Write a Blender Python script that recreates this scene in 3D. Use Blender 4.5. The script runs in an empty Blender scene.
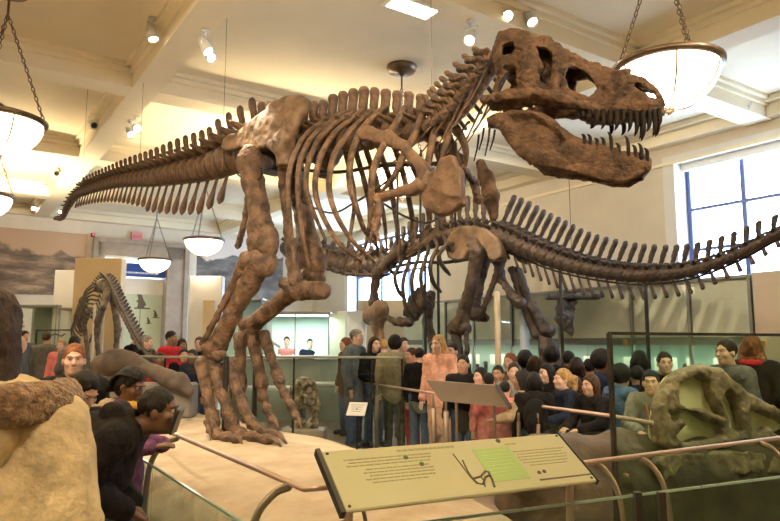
import bpy, math, random
import numpy as np
from mathutils import Matrix, Vector
random.seed(7)
C = bpy.context.scene.collection
SC = bpy.context.scene
PI = math.pi
F = 670.0; EYE = 1.6; TP = 84.5/F
TH = math.atan(TP); CT, ST = math.cos(TH), math.sin(TH)
V = lambda *a: np.array(a, float)
# ------------------------------------------------------------------ measuring
def ray(px, py):
    u = (px-390)/F; v = (260.5-py)/F
    return V(u, CT - v*ST, ST + v*CT)
def W(px, py, Y):                       # point seen at px,py at distance Y
    r = ray(px, py); r = r*(Y/r[1]); return V(r[0], r[1], EYE + r[2])
def G(px, py, z):                       # point seen at px,py at height z
    r = ray(px, py); t = (z-EYE)/r[2]; return V(r[0]*t, r[1]*t, z)
def plane(p0, head):                    # vertical working plane with a sideways offset
    p0 = V(*p0); a = math.radians(head); d = V(math.cos(a), math.sin(a)); n = V(d[1], -d[0])
    def f(px, py, s=0.0):
        r = ray(px, py); q = p0 + n*s
        t = (q@n)/(r[:2]@n); r = r*t; return V(r[0], r[1], EYE + r[2])
    f.d = V(d[0], d[1], 0); f.n = V(n[0], n[1], 0); f.p = V(p0[0], p0[1], 0)
    def mir(p): return p - 2*((p - f.p)@f.n)*f.n
    f.mir = mir
    return f
RA = math.radians(34); BX = V(math.cos(RA), math.sin(RA), 0); AX = V(-math.sin(RA), math.cos(RA), 0)
def R(a, b, z=0.0): return AX*a + BX*b + V(0, 0, z)
def onwall(px, py, b):                  # point on a plane parallel to the right wall
    r = ray(px, py); t = b/(r@BX); r = r*t; return V(r[0], r[1], EYE+r[2])
def onback(px, py, a):
    r = ray(px, py); t = a/(r@AX); r = r*t; return V(r[0], r[1], EYE+r[2])
# ------------------------------------------------------------------ objects
WM = {}
def empty(name, loc, rz=0, label=None, cat=None, group=None):
    o = bpy.data.objects.new(name, None); C.objects.link(o); o.empty_display_size = .2
    M = Matrix.Translation(Vector(loc)) @ Matrix.Rotation(rz, 4, 'Z'); o.matrix_basis = M; WM[o] = M
    tag(o, label, cat, group); return o
def tag(o, label=None, cat=None, group=None, kind=None):
    if label: o['label'] = label
    if cat: o['category'] = cat
    if group: o['group'] = group
    if kind: o['kind'] = kind
    return o
def put(me, name, parent=None, M=None):
    o = bpy.data.objects.new(name, me); C.objects.link(o)
    M = M or Matrix.Identity(4)
    if parent is not None:
        o.parent = parent; o.matrix_parent_inverse = WM[parent].inverted()
    o.matrix_basis = M; WM[o] = M
    return o
def mkmesh(name, v, f, m=None, smooth=True):
    v = np.asarray(v, np.float32); me = bpy.data.meshes.new(name)
    me.vertices.add(len(v)); me.vertices.foreach_set('co', v.ravel())
    if isinstance(f, np.ndarray):
        n = len(f); k = f.shape[1]; me.loops.add(n*k); me.polygons.add(n)
        me.loops.foreach_set('vertex_index', f.astype(np.int32).ravel())
        me.polygons.foreach_set('loop_start', np.arange(0, n*k, k, dtype=np.int32))
    else:
        n = len(f); L = sum(len(q) for q in f); me.loops.add(L); me.polygons.add(n)
        me.loops.foreach_set('vertex_index', np.fromiter((i for q in f for i in q), np.int32, L))
        ls = np.cumsum([0]+[len(q) for q in f[:-1]]).astype(np.int32) if n else np.zeros(0, np.int32)
        me.polygons.foreach_set('loop_start', ls)
    me.update(calc_edges=True); me.validate()
    me.polygons.foreach_set('use_smooth', np.full(len(me.polygons), bool(smooth)))
    if m: me.materials.append(m)
    return me
class MB:                               # collects shapes into one mesh
    def __init__(s): s.v = []; s.f = []; s.n = 0
    def add(s, v, f):
        s.v.append(np.asarray(v, float)); s.f += [tuple(int(i)+s.n for i in q) for q in f]; s.n += len(v); return s
    def box(s, c, size, ax=None):       # ax: 3 rows = local axes
        c = V(*c); ax = np.eye(3) if ax is None else np.array(ax, float); h = V(*size)/2
        v = [c + ax[0]*h[0]*i + ax[1]*h[1]*j + ax[2]*h[2]*k for i in (-1, 1) for j in (-1, 1) for k in (-1, 1)]
        return s.add(v, [(0,1,3,2),(4,6,7,5),(0,4,5,1),(2,3,7,6),(0,2,6,4),(1,5,7,3)])
    def rbox(s, c, size, ax=None, r=.01):   # bevelled box
        c = V(*c); ax = np.eye(3) if ax is None else np.array(ax, float); h = V(*size)/2; r = min(r, h.min()*.9)
        import itertools
        v = []; idx = {}
        for sg in itertools.product((-1, 1), repeat=3):
            for k in range(3):
                q = V(*sg)*(h-r); q[k] = sg[k]*h[k]; idx[sg, k] = len(v); v.append(c + q@ax)
        f = []
        for k in range(3):
            i, j = [(1,2),(2,0),(0,1)][k]
            for sg in (-1, 1):
                cs = []
                for a, b in ((-1,-1),(1,-1),(1,1),(-1,1)):
                    t = [0,0,0]; t[k] = sg; t[i] = a; t[j] = b; cs.append(idx[tuple(t), k])
                f.append(cs if sg > 0 else cs[::-1])
        for k in range(3):              # edges along axis k
            i, j = [(1,2),(2,0),(0,1)][k]
            for a in (-1, 1):
                for b in (-1, 1):
                    t0 = [0,0,0]; t0[i] = a; t0[j] = b; t1 = list(t0); t0[k] = -1; t1[k] = 1; t0 = tuple(t0); t1 = tuple(t1)
                    q = [idx[t0, i], idx[t1, i], idx[t1, j], idx[t0, j]]
                    f.append(q if a*b < 0 else q[::-1])
        for sg in itertools.product((-1, 1), repeat=3):
            q = [idx[sg, 0], idx[sg, 1], idx[sg, 2]]; f.append(q if sg[0]*sg[1]*sg[2] > 0 else q[::-1])
        return s.add(v, f)
    def tube(s, P, r, seg=8, flat=1.0, up=(0,0,1), cap=True):
        P = np.array(P, float); n = len(P); r = np.broadcast_to(np.asarray(r, float), (n,)).copy()
        if cap:
            d0 = P[0]-P[1]; d0 /= np.linalg.norm(d0)+1e-9; d1 = P[-1]-P[-2]; d1 /= np.linalg.norm(d1)+1e-9
            P = np.vstack([P[0]+d0*r[0]*.5, P, P[-1]+d1*r[-1]*.5]); r = np.concatenate([[r[0]*.55], r, [r[-1]*.55]]); n += 2
        Tn = np.gradient(P, axis=0); Tn /= np.linalg.norm(Tn, axis=1)[:, None]+1e-9
        U = np.cross(Tn, V(*up)); bad = np.linalg.norm(U, axis=1) < .15
        if bad.any(): U[bad] = np.cross(Tn[bad], V(1, .1, 0) if abs(up[2]) > .5 else V(0, 0, 1))
        for i in range(1, n):
            if U[i]@U[i-1] < 0: U[i] *= -1
        U /= np.linalg.norm(U, axis=1)[:, None]+1e-9; N = np.cross(U, Tn)
        a = np.arange(seg)*2*PI/seg
        v = P[:, None] + r[:, None, None]*(np.cos(a)[None, :, None]*U[:, None]*1.0 + np.sin(a)[None, :, None]*N[:, None]*flat)
        v = v.reshape(-1, 3); f = [(i*seg+j, i*seg+(j+1) % seg, (i+1)*seg+(j+1) % seg, (i+1)*seg+j) for i in range(n-1) for j in range(seg)]
        f.append(tuple(range(seg))[::-1]); f.append(tuple((n-1)*seg+j for j in range(seg)))
        return s.add(v, f)
    def lathe(s, prof, seg=32, M=None, c=(0,0,0)):
        a = np.arange(seg)*2*PI/seg; v = []
        for r, z in prof: v.append(np.stack([r*np.cos(a), r*np.sin(a), np.full(seg, z)], 1))
        v = np.vstack(v)
        if M is not None: v = v@np.array(M).T
        v = v + V(*c); n = len(prof)
        f = [(i*seg+j, i*seg+(j+1) % seg, (i+1)*seg+(j+1) % seg, (i+1)*seg+j) for i in range(n-1) for j in range(seg)]
        if prof[0][0] > 1e-6: f.append(tuple(range(seg))[::-1])
        if prof[-1][0] > 1e-6: f.append(tuple((n-1)*seg+j for j in range(seg)))
        return s.add(v, f)
    def prism(s, pts, ext):             # closed outline of 3D points pushed along ext
        P = np.array(pts, float); n = len(P); v = np.vstack([P, P+V(*ext)])
        f = [(i, (i+1) % n, n+(i+1) % n, n+i) for i in range(n)] + [tuple(range(n))[::-1], tuple(range(n, 2*n))]
        return s.add(v, f)
    def build(s, name, m, parent=None, smooth=False):
        v = np.vstack(s.v); c = (v.min(0)+v.max(0))/2
        if parent is None: c[2] = v[:, 2].min()
        me = mkmesh(name, v-c, s.f, m, smooth)
        bm = __import__('bmesh').new(); bm.from_mesh(me); __import__('bmesh').ops.recalc_face_normals(bm, faces=bm.faces); bm.to_mesh(me); bm.free()
        return put(me, name, parent, Matrix.Translation(Vector(c)))
def rows(d, up=(0,0,1)):                # local axes: along d, across, up
    d = V(*d); d /= np.linalg.norm(d); u = V(*up); s_ = np.cross(u, d); s_ /= np.linalg.norm(s_); u = np.cross(d, s_)
    return [d, s_, u]
ROOM = [BX, AX, V(0,0,1)]
def crom(P, k=6):                       # smooth curve through points (any dimension)
    P = np.array(P, float); Q = np.vstack([2*P[0]-P[1], P, 2*P[-1]-P[-2]]); out = []
    for i in range(1, len(Q)-2):
        for t in np.arange(k)/k:
            a, b, c, d = Q[i-1:i+3]
            out.append(.5*(2*b+(c-a)*t+(2*a-5*b+4*c-d)*t*t+(3*b-a-3*c+d)*t**3))
    out.append(Q[-2]); return np.array(out)
# ------------------------------------------------------------------ solid modelling on a grid
class SDF:
    def __init__(s, lo, hi, h):
        s.lo = V(*lo); s.h = h; s.n = np.ceil((V(*hi)-s.lo)/h).astype(int)+1
        s.D = np.full(s.n, 10.0, np.float32); s.ax = [(s.lo[i]+h*np.arange(s.n[i])).astype(np.float32) for i in range(3)]
    def sub(s, lo, hi):
        i0 = np.clip(np.floor((lo-s.lo)/s.h).astype(int), 0, s.n-1); i1 = np.clip(np.ceil((hi-s.lo)/s.h).astype(int)+1, 1, s.n)
        i1 = np.maximum(i1, i0+1)
        sl = tuple(slice(a, b) for a, b in zip(i0, i1))
        return sl, s.ax[0][sl[0]][:, None, None], s.ax[1][sl[1]][None, :, None], s.ax[2][sl[2]][None, None, :]
    def mix(s, sl, d, k, cut):
        A = s.D[sl]
        if cut:
            d = -d; hh = np.maximum(k-np.abs(A-d), 0)/k; s.D[sl] = np.maximum(A, d)+hh*hh*k/4
        else:
            hh = np.maximum(k-np.abs(A-d), 0)/k; s.D[sl] = np.minimum(A, d)-hh*hh*k/4
    def cone(s, a, b, r1, r2, k=.02, n=None, f=1.0, cut=False):
        a = V(*a); b = V(*b); m = max(r1, r2)+k+s.h*2
        sl, X, Y, Z = s.sub(np.minimum(a, b)-m, np.maximum(a, b)+m); ab = b-a; L = max(ab@ab, 1e-9)
        x, y, z = X-a[0], Y-a[1], Z-a[2]; t = np.clip((x*ab[0]+y*ab[1]+z*ab[2])/L, 0, 1)
        x = x-t*ab[0]; y = y-t*ab[1]; z = z-t*ab[2]
        if n is not None:
            n = V(*n); n = n/np.linalg.norm(n); q = (x*n[0]+y*n[1]+z*n[2])*(f-1); x = x+q*n[0]; y = y+q*n[1]; z = z+q*n[2]
        s.mix(sl, np.sqrt(x*x+y*y+z*z)-(r1+(r2-r1)*t), k, cut); return s
    def ell(s, c, r, k=.02, M=None, cut=False):
        c = V(*c); r = V(*r); m = max(r)+k+s.h*2; sl, X, Y, Z = s.sub(c-m, c+m); x, y, z = X-c[0], Y-c[1], Z-c[2]
        if M is not None:
            M = np.array(M)             # columns = local axes
            x, y, z = (x*M[0,0]+y*M[1,0]+z*M[2,0], x*M[0,1]+y*M[1,1]+z*M[2,1], x*M[0,2]+y*M[1,2]+z*M[2,2])
        q = np.sqrt((x/r[0])**2+(y/r[1])**2+(z/r[2])**2); q2 = np.sqrt((x/r[0]**2)**2+(y/r[1]**2)**2+(z/r[2]**2)**2)
        s.mix(sl, (q*(q-1)/np.maximum(q2, 1e-6)), k, cut); return s
    def chain(s, P, r, k=.02, **kw):
        for i in range(len(P)-1): s.cone(P[i], P[i+1], r[i], r[i+1], k, **kw)
        return s
    def field(s, fn, k=.01, cut=False):
        sl = (slice(None),)*3; s.mix(sl, fn(s.ax[0][:, None, None], s.ax[1][None, :, None], s.ax[2][None, None, :]).astype(np.float32), k, cut); return s
    def rough(s, amp, fr=14.0, ph=0.0):
        X, Y, Z = s.ax[0][:, None, None]*fr+ph, s.ax[1][None, :, None]*fr+ph, s.ax[2][None, None, :]*fr
        s.D += amp*(np.sin(X+1.3*np.sin(Y*.9))*np.sin(Y*1.1+1.1*np.sin(Z*1.2))*np.sin(Z*.9+np.sin(X*1.1))
                    + .5*np.sin(X*2.3+Z)*np.sin(Y*2.1-X)*np.sin(Z*2.6+Y)).astype(np.float32)
        return s
    def nets(s):
        D = s.D; S = D < 0; n = s.n
        if not S.any(): return np.zeros((0, 3)), np.zeros((0, 4), int)
        S[0] = S[-1] = False; S[:, 0] = S[:, -1] = False; S[:, :, 0] = S[:, :, -1] = False
        c = S[:-1, :-1, :-1].astype(np.int8)
        cnt = sum(S[i:n[0]-1+i, j:n[1]-1+j, k:n[2]-1+k].astype(np.int8) for i in (0,1) for j in (0,1) for k in (0,1))
        act = np.argwhere((cnt > 0) & (cnt < 8)); idx = np.full(cnt.shape, -1, np.int32); idx[act[:, 0], act[:, 1], act[:, 2]] = np.arange(len(act))
        val = {}
        for i in (0,1):
            for j in (0,1):
                for k in (0,1):
                    q = (act[:, 0]+i, act[:, 1]+j, act[:, 2]+k); d = D[q]; val[i, j, k] = np.where(S[q], np.minimum(d, -1e-6), np.maximum(d, 1e-6))
        acc = np.zeros((len(act), 3)); num = np.zeros(len(act))
        cr = [(i, j, k) for i in (0,1) for j in (0,1) for k in (0,1)]
        for a in cr:
            for ax in range(3):
                if a[ax]: continue
                b = list(a); b[ax] = 1; b = tuple(b); da, db = val[a], val[b]; m = (da < 0) != (db < 0)
                t = np.where(m, da/np.where(m, da-db, 1), 0); p = np.array(a, float)[None].repeat(len(act), 0); p[:, ax] += t
                acc += p*m[:, None]; num += m
        v = (act+acc/num[:, None])*s.h+s.lo; fs = []
        for ax in range(3):
            sa = [slice(None)]*3; sb = [slice(None)]*3; sa[ax] = slice(0, -1); sb[ax] = slice(1, None)
            m = S[tuple(sa)] != S[tuple(sb)]; e = np.argwhere(m); u, w = (ax+1) % 3, (ax+2) % 3
            e = e[(e[:, u] > 0) & (e[:, w] > 0) & (e[:, u] < n[u]-1) & (e[:, w] < n[w]-1)]; q = []
            for du, dw in ((0,0),(1,0),(1,1),(0,1)):
                g = e.copy(); g[:, u] -= du; g[:, w] -= dw; q.append(idx[g[:, 0], g[:, 1], g[:, 2]])
            q = np.stack(q, 1); fl = S[e[:, 0], e[:, 1], e[:, 2]]; q[~fl] = q[~fl][:, ::-1]; fs.append(q)
        f = np.vstack(fs); f = f[(f >= 0).all(1)]; return v, f
    def build(s, name, m, parent=None, T=None, origin=None):
        v, f = s.nets()
        if T is not None: v = v@T[0].T + T[1]
        c = origin if origin is not None else ((v.min(0)+v.max(0))/2 if len(v) else V(0,0,0))
        return put(mkmesh(name, v-c, f, m), name, parent, Matrix.Translation(Vector(c)))
def auto(P, r, h, pad=.04):
    P = np.array(P); m = np.max(r)+pad; return SDF(P.min(0)-m, P.max(0)+m, h)
def poly2d(X, Z, poly):                 # signed distance to a closed outline (negative inside)
    d = None; inside = np.zeros(np.broadcast(X, Z).shape, bool); P = np.array(poly); n = len(P)
    for i in range(n):
        a, b = P[i], P[(i+1) % n]; e = b-a; x, z = X-a[0], Z-a[1]; t = np.clip((x*e[0]+z*e[1])/(e@e+1e-12), 0, 1)
        q = (x-t*e[0])**2+(z-t*e[1])**2; d = q if d is None else np.minimum(d, q)
        if a[1] != b[1]: inside ^= ((a[1] > Z) != (b[1] > Z)) & (X < (b[0]-a[0])*(Z-a[1])/(b[1]-a[1])+a[0])
    d = np.sqrt(d); return np.where(inside, -d, d)
# ------------------------------------------------------------------ materials
MC = {}
def mat(name, col, rough=.6, metal=0, var=0, vs=6.0, bump=0, bs=30.0, col2=None, spec=.5, detail=4, sheen=0, coat=0, stretch=None):
    if name in MC: return MC[name]
    m = bpy.data.materials.new(name); m.use_nodes = True; nt = m.node_tree; b = nt.nodes['Principled BSDF']; MC[name] = m
    b.inputs['Base Color'].default_value = (*col, 1); b.inputs['Roughness'].default_value = rough; b.inputs['Metallic'].default_value = metal
    b.inputs['Specular IOR Level'].default_value = spec
    if sheen: b.inputs['Sheen Weight'].default_value = sheen
    if coat: b.inputs['Coat Weight'].default_value = coat
    tc = nt.nodes.new('ShaderNodeTexCoord'); src = tc.outputs['Object']
    if stretch:
        mp = nt.nodes.new('ShaderNodeMapping'); mp.inputs['Scale'].default_value = stretch; nt.links.new(src, mp.inputs[0]); src = mp.outputs[0]
    if var or col2:
        no = nt.nodes.new('ShaderNodeTexNoise'); no.inputs['Scale'].default_value = vs; no.inputs['Detail'].default_value = detail; no.inputs['Roughness'].default_value = .6
        nt.links.new(src, no.inputs['Vector'])
        cr = nt.nodes.new('ShaderNodeValToRGB'); cr.color_ramp.elements[0].position = .36; cr.color_ramp.elements[1].position = .64
        c2 = col2 or tuple(min(1, c*(1+var)) for c in col); c1 = col if col2 else tuple(c*(1-var) for c in col)
        cr.color_ramp.elements[0].color = (*c1, 1); cr.color_ramp.elements[1].color = (*c2, 1)
        nt.links.new(no.outputs['Fac'], cr.inputs[0]); nt.links.new(cr.outputs[0], b.inputs['Base Color'])
    if bump:
        n2 = nt.nodes.new('ShaderNodeTexNoise'); n2.inputs['Scale'].default_value = bs; n2.inputs['Detail'].default_value = 5; nt.links.new(src, n2.inputs['Vector'])
        bp = nt.nodes.new('ShaderNodeBump'); bp.inputs['Strength'].default_value = bump; bp.inputs['Distance'].default_value = .02
        nt.links.new(n2.outputs['Fac'], bp.inputs['Height']); nt.links.new(bp.outputs[0], b.inputs['Normal'])
    return m
def emit(name, col, st):
    if name in MC: return MC[name]
    m = mat(name, col, .5); b = m.node_tree.nodes['Principled BSDF']; b.inputs['Emission Color'].default_value = (*col, 1); b.inputs['Emission Strength'].default_value = st
    return m
def glass(name, tint, gl=.03):
    if name in MC: return MC[name]
    m = bpy.data.materials.new(name); m.use_nodes = True; nt = m.node_tree; nt.nodes.clear(); MC[name] = m
    o = nt.nodes.new('ShaderNodeOutputMaterial'); t = nt.nodes.new('ShaderNodeBsdfTransparent'); g = nt.nodes.new('ShaderNodeBsdfGlossy'); mx = nt.nodes.new('ShaderNodeMixShader')
    fr = nt.nodes.new('ShaderNodeLayerWeight'); fr.inputs['Blend'].default_value = .5
    pw = nt.nodes.new('ShaderNodeMath'); pw.operation = 'POWER'; pw.inputs[1].default_value = 5; nt.links.new(fr.outputs['Facing'], pw.inputs[0])
    ma = nt.nodes.new('ShaderNodeMath'); ma.operation = 'MULTIPLY_ADD'; ma.inputs[1].default_value = .9; ma.inputs[2].default_value = gl; ma.use_clamp = True
    t.inputs[0].default_value = (*tint, 1); g.inputs['Roughness'].default_value = .03; g.inputs[0].default_value = (.9, .95, .92, 1)
    nt.links.new(pw.outputs[0], ma.inputs[0]); nt.links.new(ma.outputs[0], mx.inputs[0]); nt.links.new(t.outputs[0], mx.inputs[1]); nt.links.new(g.outputs[0], mx.inputs[2]); nt.links.new(mx.outputs[0], o.inputs[0])
    return m
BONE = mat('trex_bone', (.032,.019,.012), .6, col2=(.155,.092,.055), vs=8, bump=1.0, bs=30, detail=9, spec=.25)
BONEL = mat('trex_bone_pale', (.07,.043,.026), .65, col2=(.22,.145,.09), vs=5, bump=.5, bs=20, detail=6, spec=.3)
SKULLM = mat('trex_skull_bone', (.030,.016,.009), .6, col2=(.125,.070,.040), vs=8, bump=1.0, bs=38, detail=9, spec=.25)
TOOTH = mat('dark_tooth_enamel', (.006,.004,.003), .5, col2=(.018,.011,.008), vs=12, spec=.12)
BONED = mat('sauropod_bone', (.018,.012,.009), .55, col2=(.085,.052,.034), vs=6, bump=.8, bs=22, detail=8)
BONEK = mat('blackish_bone', (.035,.028,.024), .5, col2=(.17,.14,.11), vs=9, bump=.5, bs=30, detail=5)
STEEL = mat('dark_steel', (.03,.026,.024), .4, .6)
BRONZE = mat('bronze_metal', (.16,.115,.08), .4, .8, var=.25, vs=10)
NICKEL = mat('brushed_nickel', (.50,.42,.36), .32, .9)
WALLM = mat('cream_wall_paint', (.70,.62,.49), .85, var=.04, vs=1.5, bump=.04, bs=60)
CEILM = mat('cream_ceiling_paint', (.87,.77,.56), .9, var=.03, vs=1.2, bump=.03, bs=50)
WHITE = mat('white_paint', (.75,.73,.68), .7, var=.03, vs=2)
BLACKP = mat('black_plastic', (.015,.014,.013), .35)
# ================================================================== the hall
AB, AF, BL, BR, CZ = 22.0, -6.0, -8.6, 11.4, 5.66
def rbx(name, a0, a1, b0, b1, z0, z1, m, **kw):
    o = MB().box(R((a0+a1)/2, (b0+b1)/2, (z0+z1)/2), (b1-b0, a1-a0, z1-z0), ROOM).build(name, m); return tag(o, kind='structure')
FLOORM = mat('stone_floor', (.20,.16,.12), .35, col2=(.27,.22,.17), vs=2.0, bump=.05)
rbx('floor', AF, AB, BL, BR, -.2, 0, FLOORM)
rbx('ceiling', AF, AB, BL, BR, CZ, CZ+.3, CEILM)
rbx('wall_left', AF, AB, BL-.3, BL, -.2, CZ+.3, WALLM)
rbx('wall_front', AF-.3, AF, BL-.3, BR+.3, -.2, CZ+.3, WALLM)
# back wall with the doorway let in
DA = (onback(92, 300, AB)@BX, onback(184, 300, AB)@BX)   # doorway span along the back wall
dz = onback(130, 243, AB)[2]
mb = MB()
def rb(mb, a0, a1, b0, b1, z0, z1): mb.box(R((a0+a1)/2, (b0+b1)/2, (z0+z1)/2), (b1-b0, a1-a0, z1-z0), ROOM)
rb(mb, AB, AB+.3, BL-.3, DA[0], -.2, CZ+.3); rb(mb, AB, AB+.3, DA[1], BR+.3, -.2, CZ+.3); rb(mb, AB, AB+.3, DA[0], DA[1], dz, CZ+.3)
rb(mb, AB+1.2, AB+1.4, DA[0]-.2, DA[1]+.2, -.2, CZ)
tag(mb.build('wall_back', WALLM), kind='structure')
# right wall with two tall windows
WIN = [(4.0, 7.25, 2.62, 5.03), (14.9, 19.4, 1.9, 5.0)]
mb = MB(); e = AF
for a0, a1, z0, z1 in WIN:
    rb(mb, e, a0, BR, BR+.5, -.2, CZ+.3); rb(mb, a0, a1, BR, BR+.5, -.2, z0); rb(mb, a0, a1, BR, BR+.5, z1, CZ+.3); e = a1
rb(mb, e, AB+.3, BR, BR+.5, -.2, CZ+.3)
tag(mb.build('wall_right', WALLM), kind='structure')
FRAMEB = mat('blue_grey_window_metal', (.10,.13,.38), .45)
CLEAR = glass('window_glass', (.93,.96,1.0), .02)
for i, (a0, a1, z0, z1) in enumerate(WIN):
    w = empty('window_%d' % (i+1), R((a0+a1)/2, BR+.35, z0)); w['kind'] = 'structure'
    mb = MB(); n = 3; t = .08
    for k in range(n+1):
        a = a0 + (a1-a0)*k/n; rb(mb, a-t/2+(t/2 if k == 0 else 0)-(t/2 if k == n else 0), a+t/2+(t/2 if k == 0 else 0)-(t/2 if k == n else 0), BR+.34, BR+.40, z0, z1)
    for zz in (z0, z0+(z1-z0)*.3, z0+(z1-z0)*.62, z1-.06): rb(mb, a0, a1, BR+.33, BR+.39, zz, zz+.055)
    mb.build('window_frame', FRAMEB, w)
    mb = MB(); rb(mb, a0, a1, BR+.36, BR+.364, z0, z1); mb.build('window_glass', CLEAR, w)
    mb = MB()
    for (x0, x1, y0, y1) in ((a0-.14, a0, z0, z1+.14), (a1, a1+.24, z0, z1+.14), (a0, a1, z1, z1+.14)): rb(mb, x0, x1, BR-.03, BR+.02, y0, y1)
    mb.build('window_trim', WHITE, w)
    mb = MB(); rb(mb, a0-.14, a1+.14, BR-.08, BR+.3, z0-.06, z0); mb.build('window_sill', WHITE, w)
    if i == 0:
        mb = MB(); rb(mb, a0, a1, BR+.2, BR+.3, z1-.14, z1); mb.build('roller_shade', WHITE, w)
    L = bpy.data.lights.new('daylight', 'AREA'); L.shape = 'RECTANGLE'; L.size = a1-a0; L.size_y = z1-z0; L.cycles.is_portal = True
    lo = bpy.data.objects.new('daylight', L); C.objects.link(lo); c = R((a0+a1)/2, BR+.48, (z0+z1)/2)
    lo.matrix_world = Matrix.Translation(Vector(c)) @ Vector(-BX).to_track_quat('-Z', 'Z').to_matrix().to_4x4()
# ceiling beams: long ones, cross ones, each with a stepped moulding
BEAMB = [-3.26, 2.32, 7.9]; CROSS = [-3.2, 1.2, 5.6, 10.1, 14.5, 18.8]; BH = .33; HW = .19; n = 0
def beam(a0, a1, b0, b1):
    global n
    n += 1; mb = MB(); g = .05
    rb(mb, a0, a1, b0, b1, CZ-BH, CZ-.1); rb(mb, a0-g, a1+g, b0-g, b1+g, CZ-.13, CZ-.055); rb(mb, a0-2.4*g, a1+2.4*g, b0-2.4*g, b1+2.4*g, CZ-.06, CZ+.02)
    tag(mb.build('trim_%d' % n, CEILM), kind='structure')
for b in BEAMB: beam(AF+.2, AB-.2, b-HW, b+HW)
for a in CROSS:
    e = BL+.2
    for b in BEAMB+[BR+.1]:
        beam(a-.22, a+.22, e+(.002 if e > BL+.3 else 0), b-HW-.002) if b-HW-e > .8 else None; e = b+HW
for a0, a1, b0, b1 in ((AB-.28, AB, BL, BR), (AF, AB, BR-.26, BR), (AF, AB, BL, BL+.26)):
    n += 1; mb = MB(); rb(mb, a0, a1, b0, b1, CZ-.3, CZ+.02)
    s = .14; rb(mb, a0-(s if a1 == AB and a0 > 5 else 0), a1, b0-(s if b1 == BR and b0 > 5 else 0), b1+(s if b0 == BL and b1 < 0 else 0), CZ-.1, CZ+.02)
    if b0 == BR-.26: rb(mb, a0, a1, BR-.05, BR, CZ-.66, CZ-.6)
    tag(mb.build('trim_%d' % n, CEILM), kind='structure')
# ------------------------------------------------------------------ doorway at the back
STONE = mat('taupe_stone', (.30,.24,.18), .5, col2=(.38,.31,.24), vs=3)
def onb(px, py, a=AB): p = onback(px, py, a); return p@BX, p[2]
def flat_box(mb, b0, b1, z0, z1, a0, a1): rb(mb, a0, a1, b0, b1, z0, z1)
dn = empty('door_1', R(AB, sum(DA)/2)); dn['kind'] = 'structure'
mb = MB(); fw = .5
rb(mb, AB-.16, AB+.5, DA[0]-.02, DA[0]+fw*.55, 0, dz); rb(mb, AB-.16, AB+.5, DA[1]-.62, DA[1], 0, dz); rb(mb, AB-.16, AB+.5, DA[0]-.02, DA[1], dz-.45, dz)
rb(mb, AB-.22, AB-.1, DA[0]-.08, DA[0]+.06, 0, dz+.06); rb(mb, AB-.22, AB-.1, DA[1]-.08, DA[1]+.06, 0, dz+.06); rb(mb, AB-.22, AB-.1, DA[0]-.08, DA[1]+.06, dz-.06, dz+.08)
mb.build('door_surround', STONE, dn)
mb = MB(); rb(mb, AB-.1, AB+.4, DA[1]+.08, DA[1]+.34, 0, dz-.2); mb.build('pilaster', WALLM, dn)
b0, z1 = onb(120, 293); b1, z0 = onb(166, 380)
PALEG = mat('pale_green_glass_panel', (.50,.54,.36), .3, var=.05, vs=1)
mb = MB(); rb(mb, AB+.3, AB+.36, DA[0], DA[1], 0, z1); mb.build('door_panel', PALEG, dn)
mb = MB(); rb(mb, AB+.26, AB+.4, DA[0], DA[1], z1, z1+.5); mb.build('lintel', WALLM, dn)
mb = MB(); bm_ = (DA[0]+DA[1])/2+.1; rb(mb, AB+.28, AB+.3, bm_-.01, bm_+.01, 0, z1)
rb(mb, AB+.28, AB+.3, bm_-.55, bm_-.53, .9, 1.1); mb.build('door_seam', mat('seam_grey', (.2,.2,.15), .5), dn)
# dinosaur pictures on the door glass
def wallpic(parent, b, z, s, a, shape):
    mb = MB(); P = [R(a, b+x*s, z+y*s) for x, y in shape]; mb.prism(P, -AX*.012); return mb.build('dinosaur_decal', mat('decal_brown', (.10,.075,.05), .6), parent)
dino = [(-.5,0),(.5,0),(.5,.08),(.1,.1),(.25,.3),(.1,.55),(-.05,.9),(-.3,1.1),(-.42,1.0),(-.3,.85),(-.25,.6),(-.4,.5),(-.25,.4),(-.3,.1),(-.5,.08)]
for px, py, s in ((142, 309, .55), (156, 318, .26), (149, 324, .22), (132, 322, .2)):
    b, z = onb(px, py, AB+.28); wallpic(dn, b, z, s*.9, AB+.29, dino)
# blue banner above the door
b0, z1 = onb(121, 262, AB-.1); b1, z0 = onb(168, 278, AB-.1)
bn = empty('banner', R(AB+.1, (b0+b1)/2, z0), 0, 'royal blue banner with a line of small white lettering across the doorway', 'banner')
mb = MB(); rb(mb, AB+.04, AB+.07, b0, b1, z0, z1); mb.build('banner_cloth', mat('royal_blue_cloth', (.006,.05,.26), .6), bn)
mb = MB(); x = b0+.12
for k in range(18):
    w = random.choice((.03, .045, .06)); rb(mb, AB+.025, AB+.038, x, x+w, z0+.1, z0+.15); x += w+.02
mb.build('lettering', WHITE, bn)
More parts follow.
